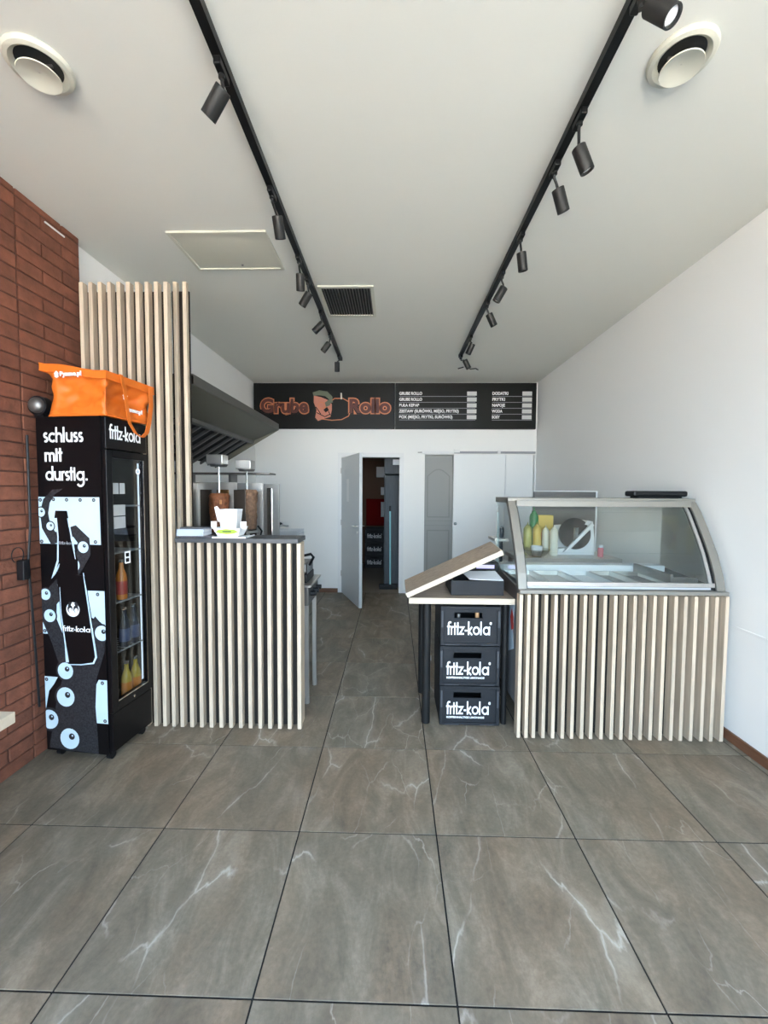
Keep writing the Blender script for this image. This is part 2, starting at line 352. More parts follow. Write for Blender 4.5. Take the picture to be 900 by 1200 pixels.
bw = struct(MB().box(XL-.3, BX-.010, YF-.2, 2.625, -.1, ZC).build('wall_left', 'mortar'))
RH = .0755; far = MB(); nb = 0; brick_me = {}
for row in range(41):
    z0 = row*RH+.004; z1 = min(z0+RH-.008, ZC-.002)
    if z1-z0 < .02: continue
    cuts = [2.175, 2.335, 2.618] if row % 2 else [2.175, 2.480, 2.618]
    y = 2.175-(0.15 if row % 2 else .30)
    while y > YF: cuts.insert(0, y); y -= .30
    for a, b in zip(cuts[:-1], cuts[1:]):
        L = round(b-a-.010, 3); pr = random.uniform(-.003, .003); dz = random.uniform(-.0012, .0012)
        if a < 1.2:
            far.box(BX-.012, BX+pr, a+.005, b-.005, z0, z1); continue
        key = (L, round(z1-z0, 3))
        if key not in brick_me:
            ob = MB().box(-.012, 0, -L/2, L/2, 0, z1-z0, .003).build('brick', 'brick', bw, local=True); brick_me[key] = ob.data
        else: ob = newobj('brick', brick_me[key], None, bw)
        ob.location = Vector((BX+pr, (a+b)/2, z0+dz))-bw.location; ob.rotation_euler = (random.uniform(-.006, .006), 0, random.uniform(-.008, .008))
tag(far.build('brickwork', 'brick', bw), kind='stuff')
# plaster smear between the top bricks
MB().box(BX-.004, BX+.0045, 2.36, 2.50, 2.995, 3.003).build('filler_strip', 'frame', bw)
# back wall with the door opening (x -.75 to .075) and the closet opening (x .444 to 2.02)
mb = MB()
for x0, x1, z0, z1 in ((XL-.3, -.76, -.1, ZC), (-.76, .085, 1.995, ZC), (.085, .444, -.1, ZC), (.444, 2.02, 2.03, ZC), (2.02, XR+.3, -.1, ZC)):
    mb.box(x0, x1, YB, YB+.15, z0, z1)
struct(mb.build('wall_back', 'plaster'))
# storage room beyond the door
SY = 8.5
mb = MB().box(-1.3, .7, SY, SY+.1, 0, 2.6).box(-1.4, -1.3, YB+.15, SY, 0, 2.6).box(.7, .8, YB+.15, SY, 0, 2.6)
struct(mb.build('wall_rear', 'storage'))
struct(MB().box(-1.4, .8, YB+.15, SY+.1, 2.6, 2.7).build('ceiling', 'storage'))
struct(MB().box(-1.4, .8, YB, SY+.1, -.1, -.001).build('floor', mat('beige_tile', (.27, .22, .17), .5)))
# door frame
fr = MB()
fr.box(-.82, -.755, YB-.015, YB+.15, 0, 2.05).box(.077, .140, YB-.015, YB+.15, 0, 2.05).box(-.755, .077, YB-.015, YB+.15, 1.987, 2.05)
struct(fr.build('trim_1', 'frame'))
# door leaf, open towards the shop
d1 = bpy.data.objects.new('door_1', None); COL.objects.link(d1); d1.location = (-.745, YB-.02, 0); d1.rotation_euler = (0, 0, math.radians(-68.4)); struct(d1)
MB().box(0, .895, -.02, .02, .008, 1.975, .002).build('door_leaf', 'door', d1, local=True)
h = MB()
for s in (-1, 1):
    h.tube((.84, .02*s, 1.05), (.84, .026*s, 1.05), .024, n=16).tube((.84, .02*s, 1.05), (.84, .062*s, 1.05), .009).path([(.84, .058*s, 1.05), (.80, .062*s, 1.05), (.72, .058*s, 1.048)], .009)
    h.tube((.84, .02*s, .97), (.84, .026*s, .97), .022, n=16)
h.build('door_handle', 'chrome', d1, smooth=True, local=True)
MB().box(.30, .40, -.0212, -.02, 1.35, 1.66).build('pale_panel', 'frame', d1, local=True)  # thin pale rectangle on the door leaf
hg = MB()
for z in (.25, 1.0, 1.75): hg.tube((-.004, -.024, z), (-.004, -.024, z+.08), .007)
hg.build('hinge', 'steel', d1, local=True)
# closet: recessed grey door, two white sliding panels, rail
cn = MB().box(.444, 2.02, YB+.26, YB+.30, 0, 2.03).box(.42, .444, YB+.15, YB+.30, 0, 2.03).box(2.02, 2.05, YB+.15, YB+.3, 0, 2.03).box(.444, 2.02, YB+.15, YB+.30, 2.03, 2.06)
struct(cn.build('wall_back', 'plaster'))
d2 = bpy.data.objects.new('door_2', None); COL.objects.link(d2); d2.location = (.444, YB+.10, 0); struct(d2)
MB().box(.003, .60, 0, .04, .005, 2.025).build('door_leaf', 'greydoor', d2, local=True)
def yflip(y0): return lambda u, v, d: Vector((u, y0-d, v))
mo = MB()
for pts in ([(.05, 1.12), (.05, 1.72)]+[(.05+.32*t, 1.72+.10*math.sin(math.pi*t)) for t in [i/12 for i in range(1, 12)]]+[(.37, 1.72), (.37, 1.12), (.05, 1.12)],
            [(.05, .15), (.05, .92), (.37, .92), (.37, .15), (.05, .15)]):
    for q in ribbon(pts, .018): mo.prism([(p.x, p.y) for p in q], .008, yflip(0))
for z in (.99, 1.06): mo.box(.003, .415, -.004, 0, z, z+.006)
mo.build('moulding', mat('grey_door_shade', (.22, .22, .21), .5), d2, local=True)
d3 = bpy.data.objects.new('door_3', None); COL.objects.link(d3); d3.location = (.863, YB+.03, 0); struct(d3)
MB().box(0, .745, -.02, .02, .006, 2.03, .002).build('door_leaf', 'closet', d3, local=True)
MB().tube((.03, -.02, 1.03), (.03, -.035, 1.03), .022, n=16).box(.022, .05, -.045, -.035, 1.015, 1.03).build('knob', 'chrome', d3, local=True)
d4 = bpy.data.objects.new('door_4', None); COL.objects.link(d4); d4.location = (1.612, YB+.03, 0); struct(d4)
MB().box(0, .400, -.018, .022, .006, 2.03, .002).build('door_leaf', 'closet', d4, local=True)
MB().box(.390, .396, -.019, .022, .006, 2.03).build('edge_strip', 'steel', d4, local=True)
rl = thing('sliding_door_rail', 'long thin rail fixed above the white sliding closet panels', 'rail', (1.2, YB-.03, 2.05))
MB().box(.86, 2.02, YB-.035, YB-.002, 2.046, 2.075).build('track', 'grey', rl)
MB().box(.40, .86, YB-.035, YB-.002, 2.046, 2.075).build('cover', 'frame', rl)
for bx in ((.86, .94, YB-.05, YB-.003, 2.055, 2.10), (1.48, 1.52, YB-.05, YB-.003, 2.045, 2.085)): MB().box(*bx).build('bracket', 'frame', rl)
MB().tube((.40, YB-.02, 2.06), (.34, YB-.02, 2.058), .006).build('rail_end', 'darksteel', rl)
# skirting
struct(MB().box(XR-.014, XR, YF, YB, 0, .06, .002).build('baseboard_right', 'skirting'))
struct(MB().box(XL, -.82, YB-.014, YB, 0, .06, .002).build('baseboard_back', 'skirting'))
struct(MB().box(.14, .444, YB-.014, YB, 0, .06, .002).build('baseboard_back', 'frame'))
# thin raised strip along the right wall
struct(MB().box(XR-.006, XR, -.5, 2.56, .69, .704, .002).build('trim_2', 'plaster'))
# shop front behind the camera
wn = bpy.data.objects.new('window_1', None); COL.objects.link(wn); wn.location = (0, YF, 0); struct(wn)
f = MB()
f.box(XL, XR, -.04, .04, 0, .06).box(XL, XR, -.04, .04, 2.95, ZC).box(XL, XL+.06, -.04, .04, 0, ZC).box(XR-.06, XR, -.04, .04, 0, ZC)
for x in (-.75, .65): f.box(x-.035, x+.035, -.04, .04, 0, ZC)
f.build('window_frame', 'winframe', wn, local=True)
for a, b in ((XL+.06, -.785), (-.715, .615), (.685, XR-.06)): MB().box(a, b, -.004, .004, .06, 2.95).build('pane', 'glass', wn, local=True)
# outside: pavement in front of the shop
struct(MB().box(-25, 25, -30, YF-.2, -.2, -.06).build('floor', 'pavement'))
struct(MB().box(-12, XL-.3, YF-.2, YB, -.1, 4.5).box(XR+.3, 12, YF-.2, YB, -.1, 4.5).box(XL-.3, XR+.3, YF-.2, YB+3, ZC+.25, 4.5).build('wall_front', 'plaster'))

# ------------------------------------------------------------------ ceiling fittings
def ceiling_vent(x, y, label):
    t = thing('ceiling_vent', label, 'vent', (x, y, ZC), 'round ceiling vents')
    MB().lathe([(.108, 0), (.110, -.006), (.104, -.016), (.090, -.020), (.078, -.012), (.072, -.001)], n=40).build('flange', 'vent', t, smooth=True, local=True)
    MB().lathe([(.077, -.0015), (.077, -.0035)], n=32).build('duct_shade', 'ventdark', t, local=True)  # flat dark disc stands in for the shade inside the vent
    MB().lathe([(.003, -.030), (.030, -.033), (.058, -.043), (.068, -.046), (.069, -.042), (.050, -.030), (.004, -.022)], n=36).build('disc', 'vent', t, smooth=True, local=True)
    MB().tube((0, 0, 0), (0, 0, -.03), .008).box(-.05, .05, -.004, .004, -.012, -.004).build('bridge', 'darksteel', t, local=True)
ceiling_vent(-1.318, 1.572, 'round cream ceiling vent above the brick wall, left of both tracks')
ceiling_vent(1.020, 1.585, 'round cream ceiling vent beside the right track near the right wall')
t = thing('access_hatch', 'cream square access panel set in the ceiling, left of the left track', 'hatch', (-1.087, 2.76, ZC))
MB().box(-.305, .305, -.215, -.195, -.012, 0).box(-.305, .305, .195, .215, -.012, 0).box(-.305, -.285, -.195, .195, -.012, 0).box(.285, .305, -.195, .195, -.012, 0).build('frame', 'vent', t, local=True)
v = []; n = 8
for i in range(n+1):
    for j in range(n+1):
        a = i/n; b = j/n; v.append((-.285+.57*a, -.195+.39*b, -.004-.012*math.sin(math.pi*a)*math.sin(math.pi*b)))
me = MB(); me.add(v, [(i*(n+1)+j, (i+1)*(n+1)+j, (i+1)*(n+1)+j+1, i*(n+1)+j+1) for i in range(n) for j in range(n)]); me.build('panel', 'vent', t, smooth=True, local=True)
MB().lathe([(.009, -.004), (.008, -.012)], (.03, .15, 0), 12).build('latch', 'darksteel', t, local=True)
t = thing('air_grille', 'rectangular ceiling air grille with dark louvres behind the left track', 'grille', (-.382, 3.49, ZC))
MB().box(-.215, .215, -.275, -.245, -.012, 0).box(-.215, .215, .245, .275, -.012, 0).box(-.215, -.190, -.245, .245, -.012, 0).box(.190, .215, -.245, .245, -.012, 0).build('frame', 'vent', t, local=True)
MB().box(-.19, .19, -.245, .245, -.002, -.001).build('duct_shade', 'ventdark', t, local=True)  # dark sheet stands in for the shade behind the louvres
lv = None
for i in range(17):
    x = -.18+i*.0225
    if lv is None: lv = MB().add([(-.001, -.245, -.002), (.001, -.245, -.002), (.011, -.245, -.012), (.009, -.245, -.012), (-.001, .245, -.002), (.001, .245, -.002), (.011, .245, -.012), (.009, .245, -.012)], [(0, 1, 2, 3), (7, 6, 5, 4), (0, 4, 5, 1), (1, 5, 6, 2), (2, 6, 7, 3), (3, 7, 4, 0)]).build('louvre', 'darksteel', t, local=True); o = lv
    else: o = newobj('louvre', lv.data, None, t)
    o.location = (x, 0, 0)

# lighting tracks and spotlights
TX = {'L': -.635, 'R': .745}
for s, ye, lb in (('L', 4.90, 'long black lighting track on the left side of the ceiling'), ('R', 4.80, 'long black lighting track on the right side of the ceiling')):
    t = thing('lighting_track', lb, 'track', (TX[s], 2, ZC))
    MB().box(TX[s]-.0175, TX[s]+.0175, -.9, ye, ZC-.034, ZC).build('rail', 'trackblack', t)
    MB().box(TX[s]-.0195, TX[s]+.0195, ye, ye+.02, ZC-.036, ZC).build('end_cap', 'trackblack', t)
HEADS = [('L', 1.56, (-0.656, 1.555, 2.895), (-0.68, 0.3, -0.67)), ('L', 2.176, (-0.624, 2.265, 2.895), (0.05, 0.43, -0.9)), ('L', 2.772, (-0.64, 2.842, 2.895), (-0.05, 0.32, -0.94)), ('L', 3.054, (-0.659, 3.09, 2.895), (-0.55, 0.13, -0.82)), ('L', 3.597, (-0.66, 3.612, 2.895), (-0.71, 0.01, -0.7)), ('L', 4.091, (-0.674, 4.096, 2.895), (-0.62, 0.04, -0.78)), ('L', 4.746, (-0.653, 4.733, 2.895), (-0.02, 0.17, -0.99)), ('R', 1.356, (0.775, 1.303, 2.905), (0.36, -0.46, -0.81)), ('R', 1.777, (0.787, 1.834, 2.895), (0.42, 0.06, -0.91)), ('R', 2.038, (0.792, 2.08, 2.895), (0.41, 0.28, -0.87)), ('R', 2.559, (0.772, 2.613, 2.895), (0.19, 0.21, -0.96)), ('R', 2.987, (0.743, 3.028, 2.895), (-0.49, 0.18, -0.85)), ('R', 3.447, (0.786, 3.467, 2.895), (0.46, 0.12, -0.88)), ('R', 4.172, (0.739, 4.155, 2.895), (-0.38, 0.24, -0.89)), ('R', 4.754, (0.791, 4.646, 2.895), (0.48, 0.06, -0.88))]
ORD = ['nearest', 'second', 'third', 'fourth', 'fifth', 'sixth', 'seventh', 'farthest']
HL = {'L': ['nearest the shop front, tilted left and away', 'second from the front, hanging nearly straight down', 'third from the front, hanging straight', 'fourth from the front, tilted left', 'fifth from the front, tilted steeply left', 'sixth from the front, tilted left', 'at the far end, hanging straight down'],
      'R': ['nearest the shop front, showing its white lens', 'second from the front, tilted right with lens visible', 'third from the front, tilted slightly right', 'fourth from the front, nearly upright', 'fifth from the front, tilted left against the track', 'sixth from the front, tilted right', 'seventh from the front, tilted left against the track', 'at the far end, tilted right']}
cnt = {'L': 0, 'R': 0}
for s, ya, hc, ax in HEADS:
    lab = 'black cylinder spotlight on the %s track, %s' % ('left' if s == 'L' else 'right', HL[s][cnt[s]]); cnt[s] += 1
    tx = TX[s]; t = thing('track_spotlight', lab, 'spotlight', (tx, ya, ZC-.034), 'spotlights on the %s track' % ('left' if s == 'L' else 'right'))
    a = Vector(ax).normalized(); c = Vector(hc); top = c-a*.052; bot = c+a*.052
    MB().box(tx-.013, tx+.013, ya-.045, ya+.045, ZC-.062, ZC-.034, .004).build('adapter', 'trackblack', t)
    MB().path([(tx, ya, ZC-.06), (tx, ya+.005, ZC-.085), top*.55+Vector((tx, ya, ZC-.085))*.45, top+a*.004], .0065).tube((tx, ya, ZC-.062), (tx, ya, ZC-.072), .012).build('stem', 'spot', t, smooth=True)
    MB().lathe([(.026, -.052), (.0285, -.050), (.0285, .050), (.0275, .052), (.0235, .052), (.0225, .040)], c, 24, a).build('head', 'spot', t, smooth=True)
    MB().lathe([(.0222, .0405), (.018, .043), (.004, .044)], c, 20, a).build('lens', 'lens', t, smooth=True)
# small wire at the end of the right track
MB().path([(.775, 4.66, 2.875), (.84, 4.70, 2.86), (.90, 4.70, 2.866), (.93, 4.70, 2.85)], .006).path([(.76, 4.66, 2.87), (.70, 4.68, 2.858)], .006).build('wire', 'trackblack', t)

# ------------------------------------------------------------------ menu sign over the back wall
sg = thing('menu_sign', 'long black sign with shop name and menu above the back wall', 'sign', (0, 5.99, 2.39))
MB().box(-2.03, .004, 5.98, YB, 2.39, 3.04, .003).build('name_panel', 'sign', sg)
MB().box(.010, 2.01, 5.98, YB, 2.39, 3.04, .003).build('menu_panel', 'sign', sg)
def sgt(txt, size, x, z, m, bold=0, dy=0, sx=1, align='LEFT', name='lettering'):
    put_text(txt, size, (x, 5.9785-dy-5.99, z-2.39), m, sg, name, bold, sx=sx, align=align, extrude=.0006)
for txt, x, wdt in (('Grube', -1.93, .69), ('Rollo', -.66, .60)):
    me = text_mesh(txt, .27, 'signdark', 'tmp', .012); wd = max(v.co.x for v in me.vertices); k = wdt/wd
    sgt(txt, .27, x, 2.622, 'signorange', .026, 0, k)
    sgt(txt, .27, x, 2.622, 'signdark', .010, .0022, k)
# emblem: kebab roll, left half filled, right half an outline
SF = lambda u, v, d: Vector((u, 5.979-d-5.99, v-2.39))
em = MB(); em.prism([(-1.16, 2.86), (-1.06, 2.84), (-.96, 2.80), (-.90, 2.74), (-.90, 2.66), (-.92, 2.56), (-1.02, 2.53), (-1.10, 2.50), (-1.14, 2.55), (-1.12, 2.66), (-1.16, 2.76)], .001, SF); em.build('emblem_wrap', 'signpink', sg, local=True)
em = MB()
for q in ribbon([(-1.17, 2.88), (-1.08, 2.90), (-.98, 2.885), (-.92, 2.83), (-.90, 2.76)], [.05, .07, .07, .06, .03]): em.prism([(p.x, p.y) for p in q], .002, SF)
em.prism([(-.985, 2.70), (-.93, 2.72), (-.90, 2.79), (-.95, 2.80), (-1.0, 2.76)], .0022, SF)
em.build('emblem_leaf', 'signleaf', sg, local=True)
em = MB()
for q in ribbon([(-.94, 2.76), (-.86, 2.82), (-.74, 2.82), (-.65, 2.77), (-.62, 2.67), (-.66, 2.57), (-.76, 2.52), (-.90, 2.51), (-1.06, 2.53)], [.012]*9): em.prism([(p.x, p.y) for p in q], .002, SF)
for c_ in ((-1.05, 2.72, .045), (-.98, 2.66, .035)):
    for q in ribbon(arc(*c_, 0, 360, 12), .008): em.prism([(p.x, p.y) for p in q], .0026, SF)
em.build('emblem_outline', 'signorange', sg, local=True)
em = MB()
for pts in ([(-1.12, 2.62), (-1.0, 2.56), (-.92, 2.60)], [(-1.13, 2.70), (-1.06, 2.60)], [(-.95, 2.64), (-.92, 2.58)]):
    for q in ribbon(pts, .012): em.prism([(p.x, p.y) for p in q], .003, SF)
em.prism([(-1.02, 2.66), (-.97, 2.70), (-.94, 2.655), (-.99, 2.62)], .0028, SF)
em.build('emblem_lines', 'sign', sg, local=True)
MB().prism([(-.775, 2.81), (-.75, 2.81), (-.755, 2.895), (-.775, 2.90)], .0025, SF).build('emblem_stalk', 'vent', sg, local=True)
rows = ['GRUBE ROLLO', 'GRUBE ROLLO', 'BUŁA KEBAB', 'ZESTAW (SURÓWKI, MIĘSO, FRYTKI)', 'BOX (MIĘSO, FRYTKI, SURÓWKI)']
rws = [.34, .34, .30, .88, .79]; right = ['DODATKI', 'FRYTKI', 'NAPOJE', 'WODA', 'SOSY']; rw2 = [.235, .19, .19, .155, .12]
prices = ['16 zł', '18 zł', '15 zł', '25 zł', '20 zł']
for i in range(5):
    z = 2.872-i*.083
    for txt, x, wdt in ((rows[i], .065, rws[i]), (right[i], 1.385, rw2[i])):
        me = text_mesh(txt, .06, 'white', 'tmp', .004); wd = max(v.co.x for v in me.vertices); sgt(txt, .058, x, z, 'white', .0020, 0, wdt/wd)
    MB().box(.065, 1.15, 5.9775, 5.979, z-.026, z-.020).box(1.385, 1.95, 5.9775, 5.979, z-.026, z-.020).build('menu_line', 'grey', sg)
    for x in (1.03, 1.81): MB().box(x, x+.135, 5.976, 5.979, z-.012, z+.045).build('price_box', 'price', sg)

# ------------------------------------------------------------------ left: tall slatted screen and slatted counter
sc = thing('slatted_screen', 'tall screen of pale oak slats on dark board behind the drinks fridge', 'screen', (-1.6, 2.54, 0))
MB().box(-1.905, -1.372, 2.548, 2.560, 0, 2.70).box(-1.415, -1.306, 2.650, 2.662, 1.205, 2.75).build('backing_board', 'screenback', sc)
sm = None
for i in range(10):
    o = newobj('slat', sm.data, None, sc) if sm else MB().box(0, .023, -.021, .021, .002, 2.74, .0012).build('slat', 'oak', sc, local=True)
    sm = sm or o; o.location = (-1.905+.0572*i+1.6, 2.527-2.54, 0)
s2 = None
for i in (10, 11):
    o = newobj('slat', s2.data, None, sc) if s2 else MB().box(0, .0235, -.021, .008, 1.205, 2.796, .0012).build('slat', 'oak', sc, local=True)
    s2 = s2 or o; o.location = ((-1.905+.0572*i)*1.045+1.6, 2.641-2.54, 0)
ct = thing('slatted_counter', 'waist-high counter clad in pale oak slats with anthracite top beside the fridge', 'counter', (-.95, 2.6, 0))
MB().box(-1.340, -.598, 2.545, 2.575, .01, 1.17).build('backing_board', 'backing', ct)
MB().box(-1.340, -.582, 2.488, 2.70, 1.172, 1.20, .0015).build('countertop', 'ctop', ct)
MB().box(-.596, -.576, 2.546, 2.635, 0, 1.171).build('end_panel', 'oak', ct)
sm = None
for i in range(13):
    o = newobj('slat', sm.data, None, ct) if sm else MB().box(0, .024, -.021, .021, .002, 1.171, .0012).build('slat', 'oak', ct, local=True)
    sm = sm or o; o.location = (-1.335+.0618*i+.95, 2.524-2.6, 0)

# counter items
bk = 1.2
k = 0
for nm, lb, (x0, x1, y0, y1, h), rz, mm in (
    ('booklet', 'dark booklet at the bottom of the stack on the counter', (-.085, .11, -.05, .048, .013), .06, 'paperdark'),
    ('booklet', 'pale grey booklet lying second in the stack on the counter', (-.09, .075, -.072, .050, .019), -.02, 'paperblue'),
    ('booklet', 'thicker pale grey booklet near the top of the counter stack', (-.09, .075, -.070, .050, .022), .01, 'paperblue'),
    ('booklet', 'dark glossy booklet lying on top of the stack on the counter', (-.082, .10, -.048, .045, .009), .10, 'paperdark')):
    t = thing(nm, lb, 'booklet', (-1.238, 2.560, bk), 'booklets stacked on the counter', rz)
    MB().box(x0+.002, x1-.002, y0+.002, y1-.002, .0012, h-.0012).build('pages', 'paper' if mm == 'paperblue' else 'paperdark', t, local=True)
    MB().box(x0, x1, y0, y1, 0, .0012).box(x0, x1, y0, y1, h-.0012, h).box(x0, x1, y0-.0012, y0, 0, h).build('cover', mm, t, local=True)
    bk += h+.0002
def tray(x0, x1, y0, y1, z0, z1, fl, th=.002):
    """open carton tray with flared walls"""
    mb = MB(); a = [(x0, y0), (x1, y0), (x1, y1), (x0, y1)]; b = [(x0-fl, y0-fl), (x1+fl, y0-fl), (x1+fl, y1+fl), (x0-fl, y1+fl)]
    ins = lambda q, s: [(q[0][0]+s, q[0][1]+s), (q[1][0]-s, q[1][1]+s), (q[2][0]-s, q[2][1]-s), (q[3][0]+s, q[3][1]-s)]
    ai = ins(a, th); bi = ins(b, th)
    vs = [(*p, z0) for p in a]+[(*p, z1) for p in b]+[(*p, z0+th) for p in ai]+[(*p, z1) for p in bi]
    fs = [(3, 2, 1, 0), (8, 9, 10, 11)]+[(i, (i+1) % 4, 4+(i+1) % 4, 4+i) for i in range(4)]+[(8+(i+1) % 4, 8+i, 12+i, 12+(i+1) % 4) for i in range(4)]+[(4+i, 4+(i+1) % 4, 12+(i+1) % 4, 12+i) for i in range(4)]
    return mb.add(vs, fs)
t = thing('paper_plate', 'flat white tray under the takeaway cartons on the counter', 'plate', (-1.03, 2.56, 1.2))
MB().box(-1.115, -.905, 2.50, 2.66, 1.2, 1.2035).box(-1.115, -.905, 2.50, 2.504, 1.2035, 1.209).box(-.909, -.905, 2.50, 2.66, 1.2035, 1.209).build('tray', 'carton', t)
t = thing('takeaway_box', 'low white takeaway box with lime green print on the counter', 'box', (-1.03, 2.57, 1.2095))
tray(-1.09, -.965, 2.525, 2.63, 1.2095, 1.262, .022).build('carton', 'carton', t)
for x0, x1 in ((-1.140, -1.105), (-.955, -.918)): MB().box(x0, x1, 2.545, 2.548, 1.255, 1.30).build('flap', 'carton', t)
def boxfront(u, v, d):
    k = (v-1.2095)/(1.262-1.2095); return Vector((u, 2.525-.022*k-.0004-d, v))-Vector((-1.03, 2.57, 1.2095))
o = MB(); o.prism([(-1.10, 1.236), (-1.08, 1.250), (-1.03, 1.256), (-.98, 1.252), (-.955, 1.238), (-.99, 1.226), (-1.03, 1.222), (-1.07, 1.226)], .0004, boxfront); o.build('lime_print', 'lime', t, local=True)
o = MB(); o.prism([(-1.055, 1.236), (-1.0, 1.236), (-1.0, 1.243), (-1.055, 1.243)], .0009, boxfront); o.build('print', 'paperdark', t, local=True)
t = thing('noodle_carton', 'tall white folded takeaway carton standing in the low box', 'carton', (-1.03, 2.58, 1.2125))
tray(-1.072, -.985, 2.545, 2.61, 1.2125, 1.375, .016).build('carton', 'carton', t)
o = MB(); o.prism([(-1.092, 1.30), (-1.112, 1.388), (-1.095, 1.396), (-1.062, 1.352), (-1.055, 1.30)], .002, lambda u, v, d: Vector((u, 2.532+d, v))-Vector((-1.03, 2.58, 1.2125)))
o.build('flap', 'carton', t, local=True)

# ------------------------------------------------------------------ behind the left counter: kitchen line
def steel_table(label, x0, x1, y0, y1, z, legs=True, nm='steel_table', extra=None):
    t = thing(nm, label, 'table', ((x0+x1)/2, (y0+y1)/2, 0))
    MB().box(x0, x1, y0, y1, z-.035, z, .003).build('tabletop', 'steel', t)
    for x in (x0+.04, x1-.04):
        for y in (y0+.04, y1-.04):
            MB().box(x-.018, x+.018, y-.018, y+.018, .05, z-.035).tube((x, y, 0), (x, y, .05), .014, n=10).build('leg', 'steel', t)
    MB().box(x0+.03, x1-.03, y0+.03, y1-.03, .2, .22).build('shelf', 'steel', t)
    return t
st = thing('gas_range', 'stainless steel kitchen range on legs behind the slatted counter', 'range', (-.95, 3.0, 0))
MB().box(-1.33, -.585, 2.80, 3.16, .70, .83, .004).build('body', 'darksteel', st)
MB().box(-1.33, -.565, 2.79, 3.18, .83, .845, .002).build('top', 'steel', st)
for x in (-1.30, -.603):
    for y in (2.83, 3.11): MB().box(x-.014, x+.014, y-.014, y+.014, .045, .70).tube((x, y, 0), (x, y, .045), .018, n=12).build('leg', 'steel', st)
MB().box(-1.3, -.650, 2.84, 3.10, .10, .69).build('cupboard', 'darksteel', st)
for y in (2.88, 2.98, 3.08): MB().tube((-.585, y, .77), (-.545, y, .77), .018, n=14).build('knob', 'black', st)
t = thing('contact_grill', 'black contact grill with loop handle on the kitchen range', 'grill', (-.72, 2.95, .845))
MB().box(-.84, -.60, 2.83, 3.08, .85, .91, .008).build('base', 'black', t)
MB().box(-.84, -.61, 2.85, 3.08, .915, .985, .012).build('lid', 'darksteel', t)
MB().box(-.609, -.606, 2.86, 3.07, .862, .975).build('side_plate', 'chrome', t)
MB().path([(-.66, 2.86, .98), (-.64, 2.84, 1.04), (-.575, 2.84, 1.055), (-.56, 2.86, 1.03), (-.595, 2.90, .97)], .010).build('handle', 'black', t, smooth=True)
wt = thing('work_table', 'long stainless steel work table under the extractor hood', 'table', (-1.6, 3.7, 0))
MB().box(-2.03, -1.10, 3.22, 4.15, .86, .90, .003).build('tabletop', 'steel', wt)
for x in (-1.98, -1.15):
    for y in (3.27, 4.1): MB().box(x-.02, x+.02, y-.02, y+.02, 0, .86).build('leg', 'steel', wt)
def doner_grill(x, y, zm, label, lb2, kebab, top, bot, r, mm, burn, dp=.14):
    t = thing('doner_grill', label, 'grill', (x, y, .90), 'vertical doner grills')
    MB().box(x-.20, x+.10, y-.09, y+dp, .901, .99, .005).build('base', 'steel', t)
    MB().tube((x, y, .99), (x, y, 1.13), .02).lathe([(.085, 1.13), (.09, 1.14), (.085, 1.15)], (x, y, 0), 24).build('drip_pan', 'steel', t)
    MB().box(x-.26, x-.22, y-.02, y+dp-.002, .99, 1.55).box(x-.26, x+.10, y+dp-.012, y+dp, .99, 1.56).build('heat_shield', 'steel', t)
    for k in range(burn):
        MB().box(x-.20+k*.14, x-.10+k*.14, y+dp-.022, y+dp-.012, 1.05, 1.50, .004).build('burner', 'amber' if k == 1 and burn == 3 else 'burner', t)
    MB().tube((x, y, 1.13), (x, y, zm), .008).build('spit', 'chrome', t)
    MB().box(x-.075, x+.055, y-.06, y+.06, zm, zm+.075, .006).build('motor_housing', 'steel', t)
    MB().lathe([(.06, zm-.018), (.07, zm-.004), (.07, zm)], (x, y, 0), 16).build('collar', 'darksteel', t)
    MB().box(x-.05, x+.03, y+.06, y+.10, zm+.01, zm+.045).build('bracket', 'darksteel', t)
    prof = [(.01, top+.004)]; n = 14
    for i in range(n+1):
        a = i/n; rr = r*(1-.14*a)*(1 if a > .06 else .86)*(1+.03*math.sin(i*2.1)); prof.append((rr, top-(top-bot)*a))
    prof.append((.01, bot-.001))
    c = MB().lathe(prof, (x, y, 0), 28)
    for v_ in c.v:
        dx, dy = v_.x-x, v_.y-y; a = math.atan2(dy, dx); k = 1+.035*math.sin(a*5+v_.z*30)+.02*math.sin(a*11-v_.z*60); v_.x = x+dx*k; v_.y = y+dy*k
    tag(c.build('kebab_cone', mm, smooth=True), lb2, 'kebab', 'kebab cones on the spits')
doner_grill(-1.262, 3.52, 1.675, 'steel doner grill nearer the back wall with light motor box', 'evenly packed brown kebab cone on the right spit', 0, 1.50, 1.165, .088, 'meat', 2)
doner_grill(-1.60+.20, 3.28, 1.70, 'steel doner grill nearer the slatted screen with grey motor box', 'ragged roasted kebab cone on the left spit', 0, 1.47, 1.165, .078, 'meatred', 3, .115)
tag(MB().box(-1.36, -1.345, 3.19, 3.20, 1.385, 1.42).build('meat_slice', mat('orange_meat', (.62, .27, .10), .6)), 'small orange slice stuck on the left kebab cone', 'food')
ss = thing('wall_shelf', 'narrow dark steel shelf on the left wall behind the kebab cones', 'shelf', (-1.6, 3.75, 1.63))
MB().box(-2.035, -1.12, 3.70, 3.90, 1.640, 1.655).build('shelf_board', 'darksteel', ss)
for x in (-1.9, -1.5): MB().box(x, x+.02, 3.72, 3.88, 1.52, 1.64).build('bracket', 'darksteel', ss)
pn = thing('steel_screen', 'bright steel screen standing behind the kebab spits', 'screen', (-1.5, 4.1, .9))
MB().box(-2.03, -1.15, 4.12, 4.135, .9, 1.56).build('sheet', 'steel', pn)
for x in (-1.62, -1.42, -1.27): MB().box(x, x+.05, 4.105, 4.12, .95, 1.52, .003).build('vertical_strip', 'chrome', pn)
